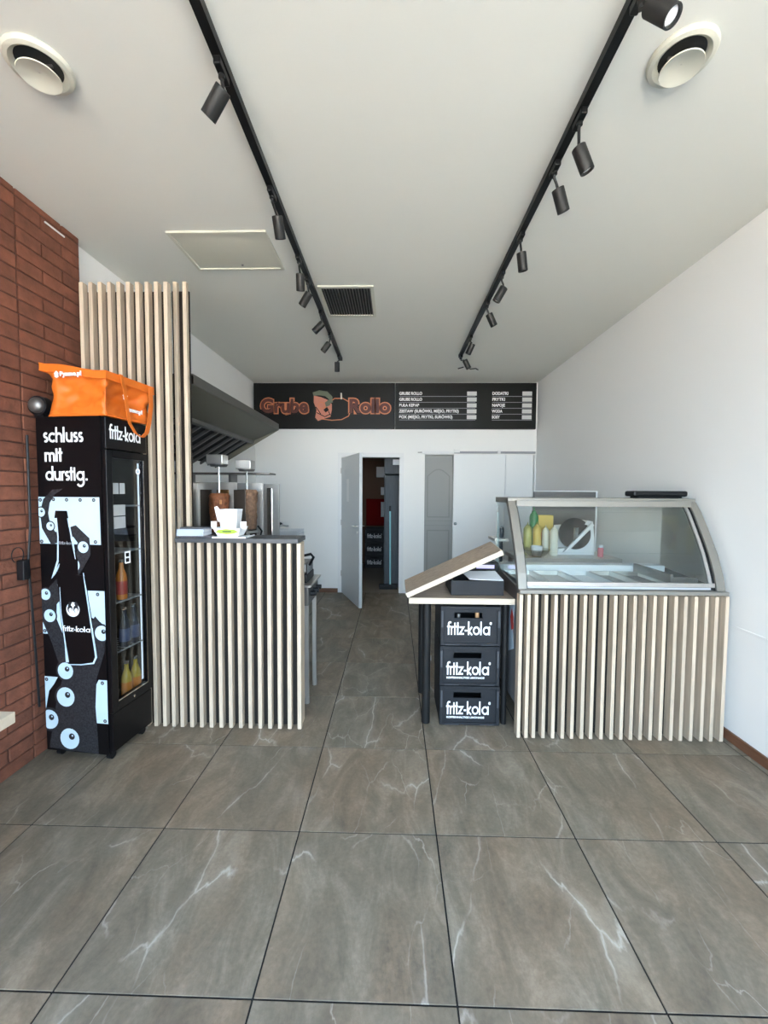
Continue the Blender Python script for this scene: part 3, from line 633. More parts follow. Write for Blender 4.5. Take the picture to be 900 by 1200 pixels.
# extractor hood
hd = thing('extractor_hood', 'large slanted steel extractor hood with dark baffle filters on the left wall', 'hood', (-1.6, 3.3, 2.1))
Y0, Y1 = 2.668, 4.66
XZ = lambda y0: (lambda u, v, d: Vector((u, y0+d, v))-Vector((-1.6, 3.3, 2.1)))
def strip(prof, y0, y1): return MB().prism(prof, y1-y0, XZ(y0))
ZL, ZH = 2.178, 2.242
strip([(-1.30, ZL), (-1.30, ZH), (XL, ZH), (XL, ZH-.008), (-1.310, ZH-.008), (-1.310, ZL)], Y0, Y1).build('canopy', 'hood', hd, local=True)
strip([(-1.311, ZL+.005), (-1.311, ZL-.003), (-1.583, 2.055), (-1.588, 2.063)], Y0, Y1-.012).build('front_underside', mat('dull_steel', (.13, .12, .085), .5, metal=.3), hd, local=True)
strip([(-1.578, 2.09), (-1.578, 2.025), (-1.60, 2.015), (-1.60, 2.09)], Y0, Y1-.012).build('grease_channel', 'hood', hd, local=True)
for y0 in (Y0, Y1-.012): strip([(-1.30, ZL-.002), (-1.30, ZH-.009), (XL, ZH-.009), (XL, 1.74), (-1.974, 1.775)], y0, y0+.012).build('end_panel', mat('end_steel', (.20, .185, .14), .5, metal=.4), hd, local=True)
strip([(-1.611, 2.055), (-1.611, 2.065), (XL, 1.80), (XL, 1.79)], Y0+.012, Y1-.012).build('filter_bank', 'ventdark', hd, local=True)
for i in range(11):
    y = Y0+.07+i*.172
    strip([(-1.603, 2.025), (-1.603, 2.052), (-2.03, 1.789), (-2.03, 1.762)], y, y+.026).build('baffle', 'darksteel', hd, local=True)
# wash basin and tap at the back
t = thing('wash_basin', 'small white wash basin against the back wall', 'basin', (-1.5, 5.8, .7))
tray(-1.70, -1.34, 5.62, 5.98, .72, .90, .03, .02).build('bowl', 'machinewhite', t)
MB().box(-1.72, -1.32, 6.006, 6.029, .70, .94).build('backplate', 'machinewhite', t)
t = thing('wall_tap', 'black and chrome wall tap above the wash basin', 'tap', (-1.6, 5.98, 1.0))
MB().tube((-1.66, 6.029, 1.0), (-1.66, 5.95, 1.0), .028).lathe([(.03, 0), (.035, .03), (.02, .05)], (-1.66, 5.95, .985), 16).build('body', 'blackmatte', t)
MB().path([(-1.66, 5.95, .99), (-1.60, 5.88, 1.0), (-1.50, 5.82, .995)], .014).build('spout', 'chrome', t, smooth=True)
tag(MB().path([(-1.16, 3.40, .995), (-1.12, 3.38, 1.06), (-1.09, 3.38, 1.16), (-1.13, 3.40, 1.20)], .008).build('grill_cable', 'black'), 'black looping cable beside the right kebab cone', 'cable')
# left wall utility: brushed column at the corner
struct(MB().box(XL, XL+.012, 4.15, YB, .9, 2.1).build('trim_3', 'plaster'))

# ------------------------------------------------------------------ drinks fridge
th = math.radians(-6)
fg = thing('drinks_fridge', 'tall black glass-door drinks fridge with printed eyeball side by brick wall', 'fridge', (-1.518, 2.15, 0), rz=th)
W, D, ZB, ZT = .408, .315, .045, 1.88
b = MB(); b.box(-W, -.028, 0, .02, ZB, ZT).box(-W, -.028, D-.02, D, ZB, ZT).box(-W, -W+.02, .02, D-.02, ZB, ZT).box(-W+.02, -.028, .02, D-.02, ZB, .26).box(-W+.02, -.028, .02, D-.02, 1.72, ZT)
b.build('body', 'fridgeblack', fg, local=True)
MB().box(-W+.02, -W+.024, .02, D-.02, .26, 1.72).build('liner', mat('liner_dark', (.05, .05, .05), .3), fg, local=True)
MB().box(-.028, -.002, .006, D-.004, 1.712, ZT-.002, .003).build('header', 'fridgeblack', fg, local=True)
MB().box(-.028, -.004, .006, D-.004, ZB+.01, .27, .003).build('base_panel', 'fridgeblack', fg, local=True)
dr = MB(); dr.box(-.026, 0, .003, .045, .275, 1.705, .003).box(-.026, 0, D-.035, D, .275, 1.705, .003).box(-.026, 0, .045, D-.035, .275, .33).box(-.026, 0, .045, D-.035, 1.665, 1.705)
do = dr.build('door', 'fridgeblack', fg, local=True)
MB().box(-.016, -.010, .045, D-.035, .33, 1.665).build('glass', 'fridgeglass', do, local=True)
MB().box(-.001, .0015, .045, D-.035, .326, .332).box(-.001, .0015, D-.038, D-.034, .33, 1.665).build('chrome_trim', 'chrome', do, local=True)
MB().tube((0, .16, .30), (.005, .16, .30), .007, n=12).build('lock', 'chrome', do, local=True)
YZ = lambda x0: (lambda u, v, d: Vector((x0+d, u, v)))
lettering('frITz-kola', .03, 1.765, .235, YZ(-.002), .2, .0012, .052, 'lettering', 'white', fg)
gs = mat('grey_sticker', (.35, .36, .36), .5)
for y0, y1, z0, z1 in ((.055, .14, 1.28, 1.345), (.055, .14, 1.35, 1.41), (.055, .095, 1.47, 1.53), (.102, .14, 1.47, 1.53)): MB().box(-.0098, -.0092, y0, y1, z0, z1).build('sticker', gs, do, local=True)
o = MB()
for q in ribbon([(.13, 1.08), (.13, 1.14), (.165, 1.14), (.165, 1.08), (.13, 1.08)], .008)+ribbon([(.13, 1.11), (.165, 1.11)], .008)+ribbon(arc(.245, 1.60, .014, 0, 360, 12), .008): o.prism([(p.x, p.y) for p in q], .0006, YZ(-.0092))
o.build('lettering', 'white', do, local=True)
led = mat('led_strip_light', (.75, .86, 1.0), emit=.3)
MB().box(-.044, -.039, D-.032, D-.024, .34, 1.65).build('led_strip', led, fg, local=True)
for z in (.58, .86, 1.14, 1.40):
    o = MB()
    for k in range(9): o.box(-W+.03, -.035, .035+k*.031, .038+k*.031, z, z+.004)
    o.box(-W+.03, -W+.035, .03, D-.03, z-.004, z+.004).box(-.040, -.035, .03, D-.03, z-.004, z+.004).build('shelf', 'grey', fg, local=True)
for x, y in ((-W+.05, .04), (-.05, .04), (-W+.05, D-.04), (-.05, D-.04)):
    MB().tube((x-.012, y, .022), (x+.012, y, .022), .022, n=16).box(x-.008, x+.008, y-.01, y+.01, .02, ZB).build('caster', 'black', fg, local=True)
# printed side
FP = lambda u, v, d: Vector((-W+u*(W-.028), -.0002-d, ZB+v*(ZT-ZB)))
def pr(polys, d, name, m, each=False):
    for i, p in enumerate(polys if each else []):
        pr([p], d+i*.00001, name, m)
    if each: return
    o = MB()
    for i, p in enumerate(polys):
        p = [(min(max(a, .0), 1.0), min(max(b_, .001), .999)) for a, b_ in [(q[0], q[1]) for q in p]]; o.prism(p, d+i*.00001, FP)
    return o.build(name, m, art, local=True)
art = MB(); art.prism([(0, 0), (1, 0), (1, 1), (0, 1)], .0004, FP); art = art.build('side_print', 'fridgeblack', fg, local=True)
ASP = (ZT-ZB)/(W-.028)
def circ(u, v, r, n=20, sy=1.0): return [(u+r*math.cos(2*math.pi*k/n), v+r*sy/ASP*math.sin(2*math.pi*k/n)) for k in range(n)]
def urib(pts, ws):
    """ribbon in print space (u stretched to real proportion)"""
    r_ = ribbon([(a, b_*ASP) for a, b_ in pts], ws); return [[(p.x, p.y/ASP) for p in q] for q in r_]
pr([[(0, .767), (.96, .767), (.965, .629), (0, .629)], [(0, .493), (.284, .493), (.288, .42), (.316, .358), (0, .358)], [(.729, .493), (1, .493), (1, .385), (.93, .40), (.791, .413)],
    [(0, .227), (.214, .227), (.15, .205), (.064, .183), (0, .125)], [(.87, .227), (1, .227), (1, .095), (.625, .095), (.64, .125), (.677, .143), (.772, .19)]], .0008, 'printed_plate', 'plate', True)
riv = [(0.03, 0.758), (0.24, 0.76), (0.449, 0.759), (0.663, 0.759), (0.873, 0.759), (0.03, 0.635), (0.667, 0.637), (0.882, 0.637), (0.071, 0.485), (0.03, 0.366), (0.235, 0.366), (0.893, 0.483), (0.03, 0.218), (0.927, 0.218), (0.715, 0.103), (0.953, 0.103)]
pr([circ(a, b_, .027, 12) for a, b_ in riv], .0011, 'printed_rivet', 'tentdark', True); pr([circ(a, b_, .013, 8) for a, b_ in riv], .0013, 'printed_rivet_shine', 'grey', True)
T1 = [(.44, .0), (.47, .073), (.50, .153), (.60, .247), (.80, .333), (.99, .40)]
T2 = [(.36, .26), (.24, .34), (.10, .40), (.11, .46), (.34, .508), (.55, .56), (.70, .605), (.70, .64), (.56, .668), (.40, .66)]
T3 = [(.40, .655), (.22, .645), (.11, .68), (.085, .72), (.13, .755), (.25, .782), (.38, .790)]
tb = urib(T1, [.80, .72, .62, .50, .40, .34])+urib(T2, [.20, .22, .25, .26, .24, .22, .20, .18, .15, .12])+urib(T3, [.14, .16, .14, .13, .11, .07, .01])
pr(tb, .0015, 'printed_tentacle', 'tent')
eyes = [(.035, .722, .06), (.178, .681, .055), (.69, .621, .075), (.533, .567, .085), (.359, .508, .09), (.062, .477, .075), (.122, .413, .085), (.945, .368, .10), (.345, .248, .112), (.335, .168, .13), (.06, .095, .13), (.38, .040, .14)]
pr([circ(u, v, r*1.38) for u, v, r in eyes], .0018, 'printed_eye_rim', 'tentdark', True)
pr([circ(u, v, r*1.1) for u, v, r in eyes], .0021, 'printed_eyeball', 'plate', True)
pr([circ(u+r*.25, v+r*.25/ASP, r*.34, 14) for u, v, r in eyes], .0024, 'printed_pupil', 'tentdark', True)
pr([circ(u+r*.32, v+r*.35/ASP, r*.10, 8) for u, v, r in eyes], .0027, 'printed_glint', 'plate', True)
# bottle
pr([[(.29, .715), (.44, .715), (.50, .64), (.60, .585), (.60, .54), (.32, .53), (.29, .60)], [(.27, .727), (.45, .727), (.47, .705), (.25, .705)], [(.25, .547), (.711, .535), (.855, .287), (.80, .275), (.40, .270), (.36, .277), (.30, .42)]], .0030, 'printed_bottle', 'fridgeblack')
sh = urib([(.28, .705), (.30, .65), (.285, .58), (.20, .535), (.24, .545), (.31, .570)], [.025, .02, .025, .05, .03, .012])+urib([(.47, .70), (.53, .63), (.565, .585)], [.012, .022, .008])+urib([(.68, .545), (.72, .49), (.79, .38), (.845, .295), (.80, .277), (.60, .270), (.38, .268)], [.008, .022, .022, .028, .022, .014, .01])+urib([(.30, .50), (.31, .42), (.36, .33), (.385, .275)], [.006, .012, .02, .05])
pr(sh, .0034, 'printed_bottle_shine', 'plate')
pr([circ(.50, .435, .105, 24)], .0034, 'printed_badge', 'white')
pr([circ(.455, .437, .042, 14, 1.3), circ(.55, .437, .042, 14, 1.3), [(.42, .445), (.44, .458), (.49, .456), (.47, .448)], [(.52, .452), (.55, .46), (.59, .45), (.58, .442)]], .0037, 'printed_badge_face', 'tentdark')
pr([circ(.462, .433, .027, 12, 1.2), circ(.553, .433, .027, 12, 1.2)], .0040, 'printed_badge_light', 'white')
FA = lambda u, v, d: Vector((-W+u, -.0036-d, ZB+v))
lettering('frITz-kola', .325*(W-.028), .369*(ZT-ZB), .45*(W-.028), FA, .2, .0006, .020, 'lettering', 'white', art)
lettering('frITz-ko', .31*(W-.028), .628*(ZT-ZB), .20*(W-.028), FA, .2, .0006, .011, 'lettering', 'grey', art)
FA2 = lambda u, v, d: Vector((-W+u, -.0006-d, ZB+v))
lettering('schluss', .115*(W-.028), .926*(ZT-ZB), .63*(W-.028), FA2, .22, .0006, .052, 'lettering', 'white', art)
lettering('mIt', .125*(W-.028), .870*(ZT-ZB), .29*(W-.028), FA2, .22, .0006, .050, 'lettering', 'white', art)
lettering('durstIg.', .13*(W-.028), .815*(ZT-ZB), .67*(W-.028), FA2, .22, .0006, .050, 'lettering', 'white', art)
# bottles inside, placed in the fridge's own frame
RZ = Matrix.Rotation(th, 4, 'Z')
def soda(lx, ly, z, kind, label):
    p = Vector((-1.518, 2.15, z))+(RZ @ Vector((lx, ly, 0)))
    t = thing('soda_bottle', label, 'bottle', p, 'bottles in the drinks fridge')
    body, lab = {'orange': ('sodayellow', 'orangebottle'), 'blue': ('bottleglass', 'navy'), 'red': ('orangebottle', 'redprint')}[kind]
    MB().lathe([(.026, 0), (.029, .006), (.029, .12), (.024, .145), (.012, .18), (.011, .215), (.013, .218)], n=18).build('bottle', body, t, smooth=True, local=True)
    MB().lathe([(.0295, .03), (.0297, .031), (.0297, .105), (.0295, .106)], n=18).build('label', lab, t, smooth=True, local=True)
    MB().lathe([(.0142, .212), (.0142, .226), (.010, .230)], n=14).build('cap', 'chrome', t, local=True)
for lx, ly, z, kd, lb in ((-.065, .185, .265, 'orange', 'orange soda bottle at the fridge bottom, nearer the printed side'), (-.065, .258, .265, 'orange', 'orange soda bottle at the fridge bottom, farther from the printed side'),
                      (-.065, .180, .585, 'blue', 'navy labelled bottle on the lowest fridge shelf, nearer the printed side'), (-.065, .252, .585, 'blue', 'navy labelled bottle on the lowest fridge shelf, farther from the printed side'),
                      (-.065, .165, .865, 'red', 'red labelled bottle alone on the middle fridge shelf')): soda(lx, ly, z, kd, lb)
# adapter and cable by the wall
t = thing('power_adapter', 'small black box with looped cable between brick wall and fridge', 'adapter', (-1.955, 2.14, 1.02))
MB().box(-1.975, -1.935, 2.10, 2.14, 1.015, 1.12, .004).build('box', 'black', t)
MB().path([(-1.955, 2.12, 1.12)]+[(-1.955+.0*a, 2.09+.035*math.cos(math.radians(a)), 1.15+.04*math.sin(math.radians(a))) for a in range(-40, 250, 20)], .0025).build('cable', 'black', t, smooth=True)
tag(MB().path([(-1.945, 2.16, 1.78), (-1.945, 2.16, 1.30), (-1.95, 2.145, 1.10), (-1.945, 2.16, .70), (-1.94, 2.17, .30)], .006).build('cable_duct', 'black'), 'black cable running down between brick wall and fridge', 'cable')

# ------------------------------------------------------------------ on top of the fridge
bg_ = thing('delivery_bag', 'bright orange insulated food delivery bag slumped on top of the fridge', 'bag', (-1.655, 2.305, 1.882), rz=th)
# local box: x -.185..+.235, y -.16...165, height .25 ; walls sag inwards halfway
def bagpt(a, b, c):
    """a along width 0..1, b depth 0..1, c height 0..1"""
    x = -.165+.325*a; y = -.150+.30*b; z = .245*c
    if a > .5: x += (.018+.040*max(0, c-.35))*(a-.5)*2*(.4+b)*.8
    if a < .5: x -= .030*(c**3)*(1-2*a)
    pin = math.sin(math.pi*min(1, c))
    x += (.035*pin*(1-2*a) if a < .5 else -.055*pin*(2*a-1)*math.sin(math.pi*b)**.7)
    y += .030*pin*(1-2*b)*math.sin(math.pi*max(.001, min(.999, a)))**.6 if b < .5 else 0
    z += .018*math.sin(a*4+1)*c + (.010*c if a < .1 else 0)-.010*c*a+ (-.012*c*b)
    return (x, y, z)
mb = MB(); n = 14
def grid(fn, n=14):
    vs = [fn(i/n, j/n) for i in range(n+1) for j in range(n+1)]; mb.add(vs, [(i*(n+1)+j, (i+1)*(n+1)+j, (i+1)*(n+1)+j+1, i*(n+1)+j+1) for i in range(n) for j in range(n)])
grid(lambda a, c: bagpt(a, 0, c)); grid(lambda a, c: bagpt(a, 1, c)); grid(lambda b_, c: bagpt(0, b_, c)); grid(lambda b_, c: bagpt(1, b_, c)); grid(lambda a, b_: bagpt(a, b_, 1)); grid(lambda a, b_: bagpt(a, b_, 0))
o = mb.build('bag_body', 'orange', bg_, local=True, smooth=True)
bm = bmesh.new(); bm.from_mesh(o.data); bmesh.ops.remove_doubles(bm, verts=bm.verts[:], dist=.0008)
for v_ in bm.verts:
    q = v_.co; k = .006*math.sin(q.x*37+q.z*51)+.005*math.sin(q.y*63-q.z*77+q.x*20)+.003*math.sin(q.x*90-q.z*60)
    if .02 < q.z < .235: v_.co += v_.normal*k
bmesh.ops.recalc_face_normals(bm, faces=bm.faces[:]); bm.to_mesh(o.data); bm.free()
# lid rim and seams
def lidpt(a, b_, up):
    x, y, z = bagpt(a, b_, 1); cx = .5; return (x+(a-.5)*.018, y+(b_-.5)*.018, z+up)
ring = [(i/10, 0) for i in range(10)]+[(1, i/10) for i in range(10)]+[(1-i/10, 1) for i in range(10)]+[(0, 1-i/10) for i in range(10)]
vs = [lidpt(a, b_, -.030) for a, b_ in ring]+[lidpt(a, b_, .006) for a, b_ in ring]; N_ = len(ring)
mb = MB().add(vs, [(i, (i+1) % N_, N_+(i+1) % N_, N_+i) for i in range(N_)]+[tuple(range(N_, 2*N_))]); mb.build('lid', 'orange', bg_, local=True)
mb = MB()
for zz in (-.031, .006): mb.path([lidpt(a, b_, zz) for a, b_ in ring]+[lidpt(0, 0, zz)], .0032, 6)
mb.path([bagpt(1, 0, c/10) for c in range(1, 10)], .003, 6).path([bagpt(a/10, 0, 0) for a in range(11)]+[bagpt(1, b_/10, 0) for b_ in range(11)], .003, 6)
mb.build('piping', 'orangedark', bg_, local=True, smooth=True)
def strap(pts, wd, name='strap'):
    pts = [Vector(p) for p in pts]; vs = []; 
    for i, p in enumerate(pts):
        for s in (-1, 1):
            for q in (0, .003): vs.append(p+Vector((q, s*wd/2, 0)))
    fs = []
    for i in range(len(pts)-1):
        a = i*4; b_ = a+4; fs += [(a, b_, b_+2, a+2), (a+1, a+3, b_+3, b_+1), (a, a+1, b_+1, b_), (a+2, b_+2, b_+3, a+3)]
    fs += [(0, 2, 3, 1), (len(vs)-4, len(vs)-3, len(vs)-1, len(vs)-2)]
    MB().add(vs, fs).build(name, 'orange', bg_, local=True)
strap([(.202, -.08, .225), (.212, -.07, .15), (.205, -.045, .06), (.190, -.01, -.02), (.192, .03, -.070), (.200, .07, -.088)], .024)
strap([(.235, .105, .200), (.232, .110, .10), (.222, .105, .0), (.212, .095, -.06), (.202, .07, -.088)], .032)
put_text('Pyszne.pl', .034, (-.070, -.172, .200), 'white', bg_, 'lettering', .0006, extrude=.003)
o = MB(); o.prism([(-.125, .214), (-.112, .228), (-.098, .214), (-.103, .212), (-.103, .198), (-.112, .192), (-.121, .198), (-.121, .212)], .006, lambda u, v, d: Vector((u+.02, -.166-d, v))); o.build('emblem', 'white', bg_, local=True)
put_text('Pyszne.pl', .034, (.168, -.005, .050), 'white', bg_, 'lettering', .0006, rot=(math.radians(90), 0, math.radians(90)), extrude=.004)
o = MB(); o.prism([(-.02, .13), (-.003, .148), (.014, .13), (.008, .128), (.008, .112), (-.003, .106), (-.014, .112), (-.014, .128)], .006, lambda u, v, d: Vector((.160+d, u, v))); o.build('emblem', 'white', bg_, local=True)
t = thing('steel_dome', 'small round steel dome with dark rim at left end of fridge top', 'lamp', (-1.932, 2.20, 1.881))
MB().tube((-1.925, 2.25, 1.945), (-1.925, 2.205, 1.945), .052, n=28).box(-1.95, -1.90, 2.215, 2.245, 1.881, 1.90).build('housing', 'black', t, smooth=True)
MB().lathe([(.042, 0), (.040, .012), (.030, .024), (.014, .030), (.002, .031)], (-1.925, 2.205, 1.945), 28, (0, -1, 0)).build('dome', 'darksteel', t, smooth=True)

# wooden ledge at the left edge
t = thing('wall_bar_table', 'pale wooden tabletop fixed to the brick wall at far left', 'table', (-1.6, .9, .75))
MB().box(BX+.004, -1.262, .2, 1.318, .712, .75, .002).build('tabletop', 'oakedge', t)
for y in (.25, 1.18): MB().box(BX+.004, -1.90, y, y+.04, .45, .712).build('bracket', 'blackmatte', t)

# ------------------------------------------------------------------ cash table, crates, board
ctb = thing('side_table', 'narrow oak-topped table with black posts beside the display counter', 'table', (.43, 2.75, 0))
MB().box(.100, .753, 2.552, 3.08, .795, .831, .001).build('tabletop', 'oaktop', ctb)
MB().box(.099, .754, 2.549, 2.5525, .7945, .8315).box(.0985, .1005, 2.552, 3.08, .7945, .8315).build('edge_band', 'oakedge', ctb)
for x, y in ((.215, 2.62), (.715, 2.62), (.215, 3.02), (.715, 3.02)):
    MB().tube((x, y, 0), (x, y, .795), .027 if x < .5 else .018, n=20).box(x-.035, x+.035, y-.035, y+.035, .788, .7945).build('leg', 'blackmatte', ctb, smooth=True)
MB().tube((.262, 2.93, 0), (.262, 2.93, .795), .010).box(.248, .276, 2.92, 2.95, .28, .31).build('pipe', 'steel', ctb)
def crate(x0, z0, y0, label, sub, group, W_=.375, D_=.36, H=.258):
    t = thing('bottle_crate', label, 'crate', (x0, y0, z0), group)
    b = MB(); b.box(0, W_, D_-.012, D_, .004, H).box(0, .012, .0, D_, .004, H).box(W_-.012, W_, 0, D_, .004, H).box(.012, W_-.012, .012, D_-.012, .004, .016)
    # front wall with the grip opening
    gx0, gx1, gz0, gz1 = .085, .262, .178, .214
    b.box(.012, gx0, .004, .014, .004, H-.004).box(gx1, W_-.012, .004, .014, .004, H-.004).box(gx0, gx1, .004, .014, .004, gz0).box(gx0, gx1, .004, .014, gz1, H-.004)
    b.build('crate_wall', 'crate', t, local=True)
    o = MB(); o.box(0, W_, -.004, .012, H-.022, H-.002, .002).box(0, W_, -.004, .012, .004, .020, .002).box(-.002, .020, -.005, .02, .004, H-.002, .003).box(W_-.020, W_+.002, -.005, .02, .004, H-.002, .003)
    o.build('rim', 'crate', t, local=True)
    for bx in ((.003, .015, -.0065, -.005, .12, H-.03), (W_-.016, W_-.004, -.0065, -.005, .12, H-.03), (.03, .12, -.005, -.004, .006, .010), (W_-.12, W_-.03, -.005, -.004, .006, .010)): MB().box(*bx).build('edge_highlight', 'cratehi', t, local=True)  # pale strips paint highlights on corner posts and lower rim
    lettering('frITz-kola*', .040, .070, .285, lambda u, v, d: Vector((u, .0038-d, v)), .2, .0012, .056, 'lettering', 'white', t)
    if sub: put_text('KOFFEINHALTIGE LIMONADE', .0165, (.042, .0035, .046), 'white', t, 'lettering', .0005, sx=1.10)
    return t
gp = 'crates stacked under the side table'
crate(.303, 0.0, 2.585, 'bottom dark grey bottle crate of the stack under the side table', True, gp)
crate(.300, .2585, 2.585, 'middle dark grey bottle crate of the stack under the side table', True, gp)
crate(.302, .517, 2.585, 'top dark grey bottle crate under the table with a cap showing', False, gp, H=.256)
tag(MB().lathe([(.012, 0), (.014, .10), (.012, .18), (.013, .19), (.010, .20)], (.545, 2.66, .537), 14).build('bottle_neck', mat('gold_cap', (.75, .42, .20), .3)), 'bottle with golden cap inside the top crate under the table', 'bottle')
tag(MB().lathe([(.012, 0), (.014, .10), (.010, .16), (.010, .165)], (.425, 2.66, .537), 14).build('bottle_neck', 'steel'), 'bottle with silver cap inside the top crate under the table', 'bottle')
# cash box
cb = thing('cash_box', 'open dark grey tray box holding papers on the side table', 'box', (.53, 2.75, .8315))
tray(.368, .700, 2.612, 2.90, .836, .928, .0, .012).build('tray', 'crate', cb)
for x in (.39, .68): MB().box(x-.012, x+.012, 2.63, 2.66, .8315, .8365).build('foot', 'black', cb)
v = [(.485, 2.625, .934), (.70, 2.615, .930), (.69, 2.80, .955), (.46, 2.80, .952)]
tag(MB().add(v+[(a, b_, c+.003) for a, b_, c in v], [(3, 2, 1, 0), (4, 5, 6, 7), (0, 1, 5, 4), (1, 2, 6, 5), (2, 3, 7, 6), (3, 0, 4, 7)]).build('paper_sheet', 'paper'), 'white paper sheets lying in the open tray box', 'paper')
t = thing('card_terminal', 'black device with violet display behind the tray box', 'device', (.6, 2.98, .8315))
MB().box(.40, .735, 2.915, 3.06, .8315, .925, .006).build('body', 'crate', t)
MB().box(.50, .745, 2.93, 3.05, .926, .995, .006).build('upper_unit', 'black', t)
MB().box(.59, .715, 2.926, 2.93, .950, .975).build('display', 'violet', t)
# tilted board: rests on table edge at left and on the devices at right
A = Vector((.088, 2.505, .842)); u_ = Vector((.578, 0, .270)).normalized(); n_ = Vector((-u_.z, 0, u_.x)); dv = Vector((0, 1, 0.06)).normalized()
bd = thing('loose_board', 'loose oak board leaning at a slant over the tray box', 'board', tuple(A))
LB, DB, TB = .640, .30, .030
def bpt(a, b_, c): return A+u_*a+dv*b_+n_*c
def oribox(a0, a1, b0, b1, c0, c1): return MB().add([bpt(a, b_, c) for c in (c0, c1) for a, b_ in ((a0, b0), (a1, b0), (a1, b1), (a0, b1))], [(3, 2, 1, 0), (4, 5, 6, 7), (0, 1, 5, 4), (1, 2, 6, 5), (2, 3, 7, 6), (3, 0, 4, 7)])
oribox(0.001, LB, .002, DB, 0, TB).build('board', 'oaktop', bd)
oribox(0, LB+.001, 0, .002, -.0005, TB+.0005).build('edge_band', 'oakedge', bd); oribox(LB, LB+.0015, 0.002, DB, 0, TB).build('edge_band', 'oakedge', bd)
MB().tube(bpt(.56, .24, TB), bpt(.56, .24, TB+.001), .006).build('screw_hole', 'black', bd)

# ------------------------------------------------------------------ glass display counter on slatted base
dc = thing('display_counter', 'curved glass refrigerated display counter on a base of pale oak slats', 'counter', (1.37, 2.8, 0))
X0, X1 = .757, 1.985
MB().box(X0+.03, X1-.01, 2.5155, 2.528, .01, .885).build('backing_board', 'backing', dc)
MB().box(X0+.012, X1, 2.53, 3.15, .16, .885, .004).build('body', mat('grey_casing', (.16, .165, .17), .5), dc)
for x in (X0+.08, X1-.08):
    for y in (2.6, 3.08): MB().tube((x-.02, y, .05), (x+.02, y, .05), .05, n=16).box(x-.02, x+.02, y-.02, y+.02, .09, .16).build('caster', 'black', dc)
xs = [0.776, 0.822, 0.866, 0.924, 0.982, 1.04, 1.096, 1.155, 1.21, 1.272, 1.333, 1.39, 1.448, 1.505, 1.564, 1.623, 1.687, 1.744, 1.804, 1.866, 1.924, 1.985]
sm = None
for x in xs:
    o = newobj('slat', sm.data, None, dc) if sm else MB().box(-.021, 0, -.020, .036, .002, .882, .0012).build('slat', 'oak', dc, local=True)
    sm = sm or o; o.location = (x-1.37, 2.479-2.8, 0)
DZ = lambda x0: (lambda u, v, d: Vector((x0+d, u, v))-Vector((1.37, 2.8, 0)))
MB().box(X0, X1, 2.462, 2.52, .886, .908, .002).build('front_ledge', 'champagne', dc)
# curved end frames (front profile), thin channel section
prof = [(2.490, .905), (2.515, 1.00), (2.565, 1.12), (2.640, 1.25), (2.715, 1.37), (2.765, 1.430), (2.80, 1.455)]
inner = [(a+.040, b_-.012) for a, b_ in prof]; inner[0] = (2.530, .905); inner[-1] = (2.83, 1.42)
for x, wd in ((X0, .050), (X1-.050, .050)):
    o = MB()
    for i in range(len(prof)-1): o.prism([prof[i], prof[i+1], inner[i+1], inner[i]], wd, DZ(x))
    o.build('end_frame', 'champagne', dc, local=True)
    xx = x+.046 if x < 1 else x-.008
    o = MB()
    for i in range(len(prof)-1): o.prism([(prof[i][0]+.012, prof[i][1]), (prof[i+1][0]+.012, prof[i+1][1]), (inner[i+1][0]+.02, inner[i+1][1]), (inner[i][0]+.02, inner[i][1])], .012, DZ(xx))
    o.build('seal', 'black', dc, local=True)
MB().box(X0, X1, 2.77, 3.10, 1.420, 1.456, .003).build('top_shelf', 'champagne', dc)
MB().box(X0+.05, X1-.05, 2.735, 2.772, 1.400, 1.438).build('top_rail', 'champagne', dc)
# front glass (slightly curved)
gp_ = [(2.512, .945), (2.530, 1.00), (2.580, 1.12), (2.652, 1.25), (2.722, 1.365), (2.755, 1.405)]
o = MB()
for i in range(len(gp_)-1):
    (a, b_), (c, d) = gp_[i], gp_[i+1]; o.prism([(a, b_), (c, d), (c+.005, d-.003), (a+.005, b_-.003)], X1-X0-.12, DZ(X0+.06))
o.build('front_glass', 'caseglass', dc, local=True, smooth=True)
MB().box(X0+.055, X1-.055, 2.503, 2.522, .926, .950).build('glass_rail', 'steel', dc)
o = MB().box(X1-.085, X1-.060, 2.52, 2.53, .95, 1.0)
o = MB()
for i in range(len(gp_)-1):
    (a, b_), (c, d) = gp_[i], gp_[i+1]; o.prism([(a-.003, b_), (c-.003, d), (c+.008, d-.003), (a+.008, b_-.003)], .018, DZ(X1-.085))
o.build('glass_edge', 'steel', dc, local=True)
# end glasses
for x in (X0+.006, X1-.012): MB().prism([(2.535, .91), (2.56, 1.03), (2.62, 1.15), (2.69, 1.27), (2.79, 1.42), (3.09, 1.42), (3.09, .91)], .006, DZ(x)).build('end_glass', 'caseglass', dc, local=True)
for x in (X0, X1-.012): MB().prism([(2.50, .80), (2.50, .89), (2.56, .915), (3.15, .955), (3.15, .80)], .012, DZ(x)).build('lower_side', 'darksteel', dc, local=True)
# well with gastro pans
MB().box(X0+.02, X1-.02, 2.53, 2.56, .886, .918).box(X0+.02, X1-.02, 3.02, 3.13, .90, .965).build('well_rim', 'machinewhite', dc)
MB().box(X0+.02, X1-.02, 2.56, 3.02, .886, .892).build('well_floor', 'skin', dc)
x = X0+.05
for i, wdp in enumerate((.20, .20, .20, .16, .20)):
    tray(x, x+wdp-.022, 2.585, 3.0, .893, .925, .006, .003).build('food_pan', 'skin' if i != 2 else 'machinewhite', dc); x += wdp+.004
MB().box(1.73, 1.745, 2.60, 3.0, .925, .985).box(1.745, 1.90, 2.60, 2.61, .925, .965).build('divider', 'darksteel', dc)
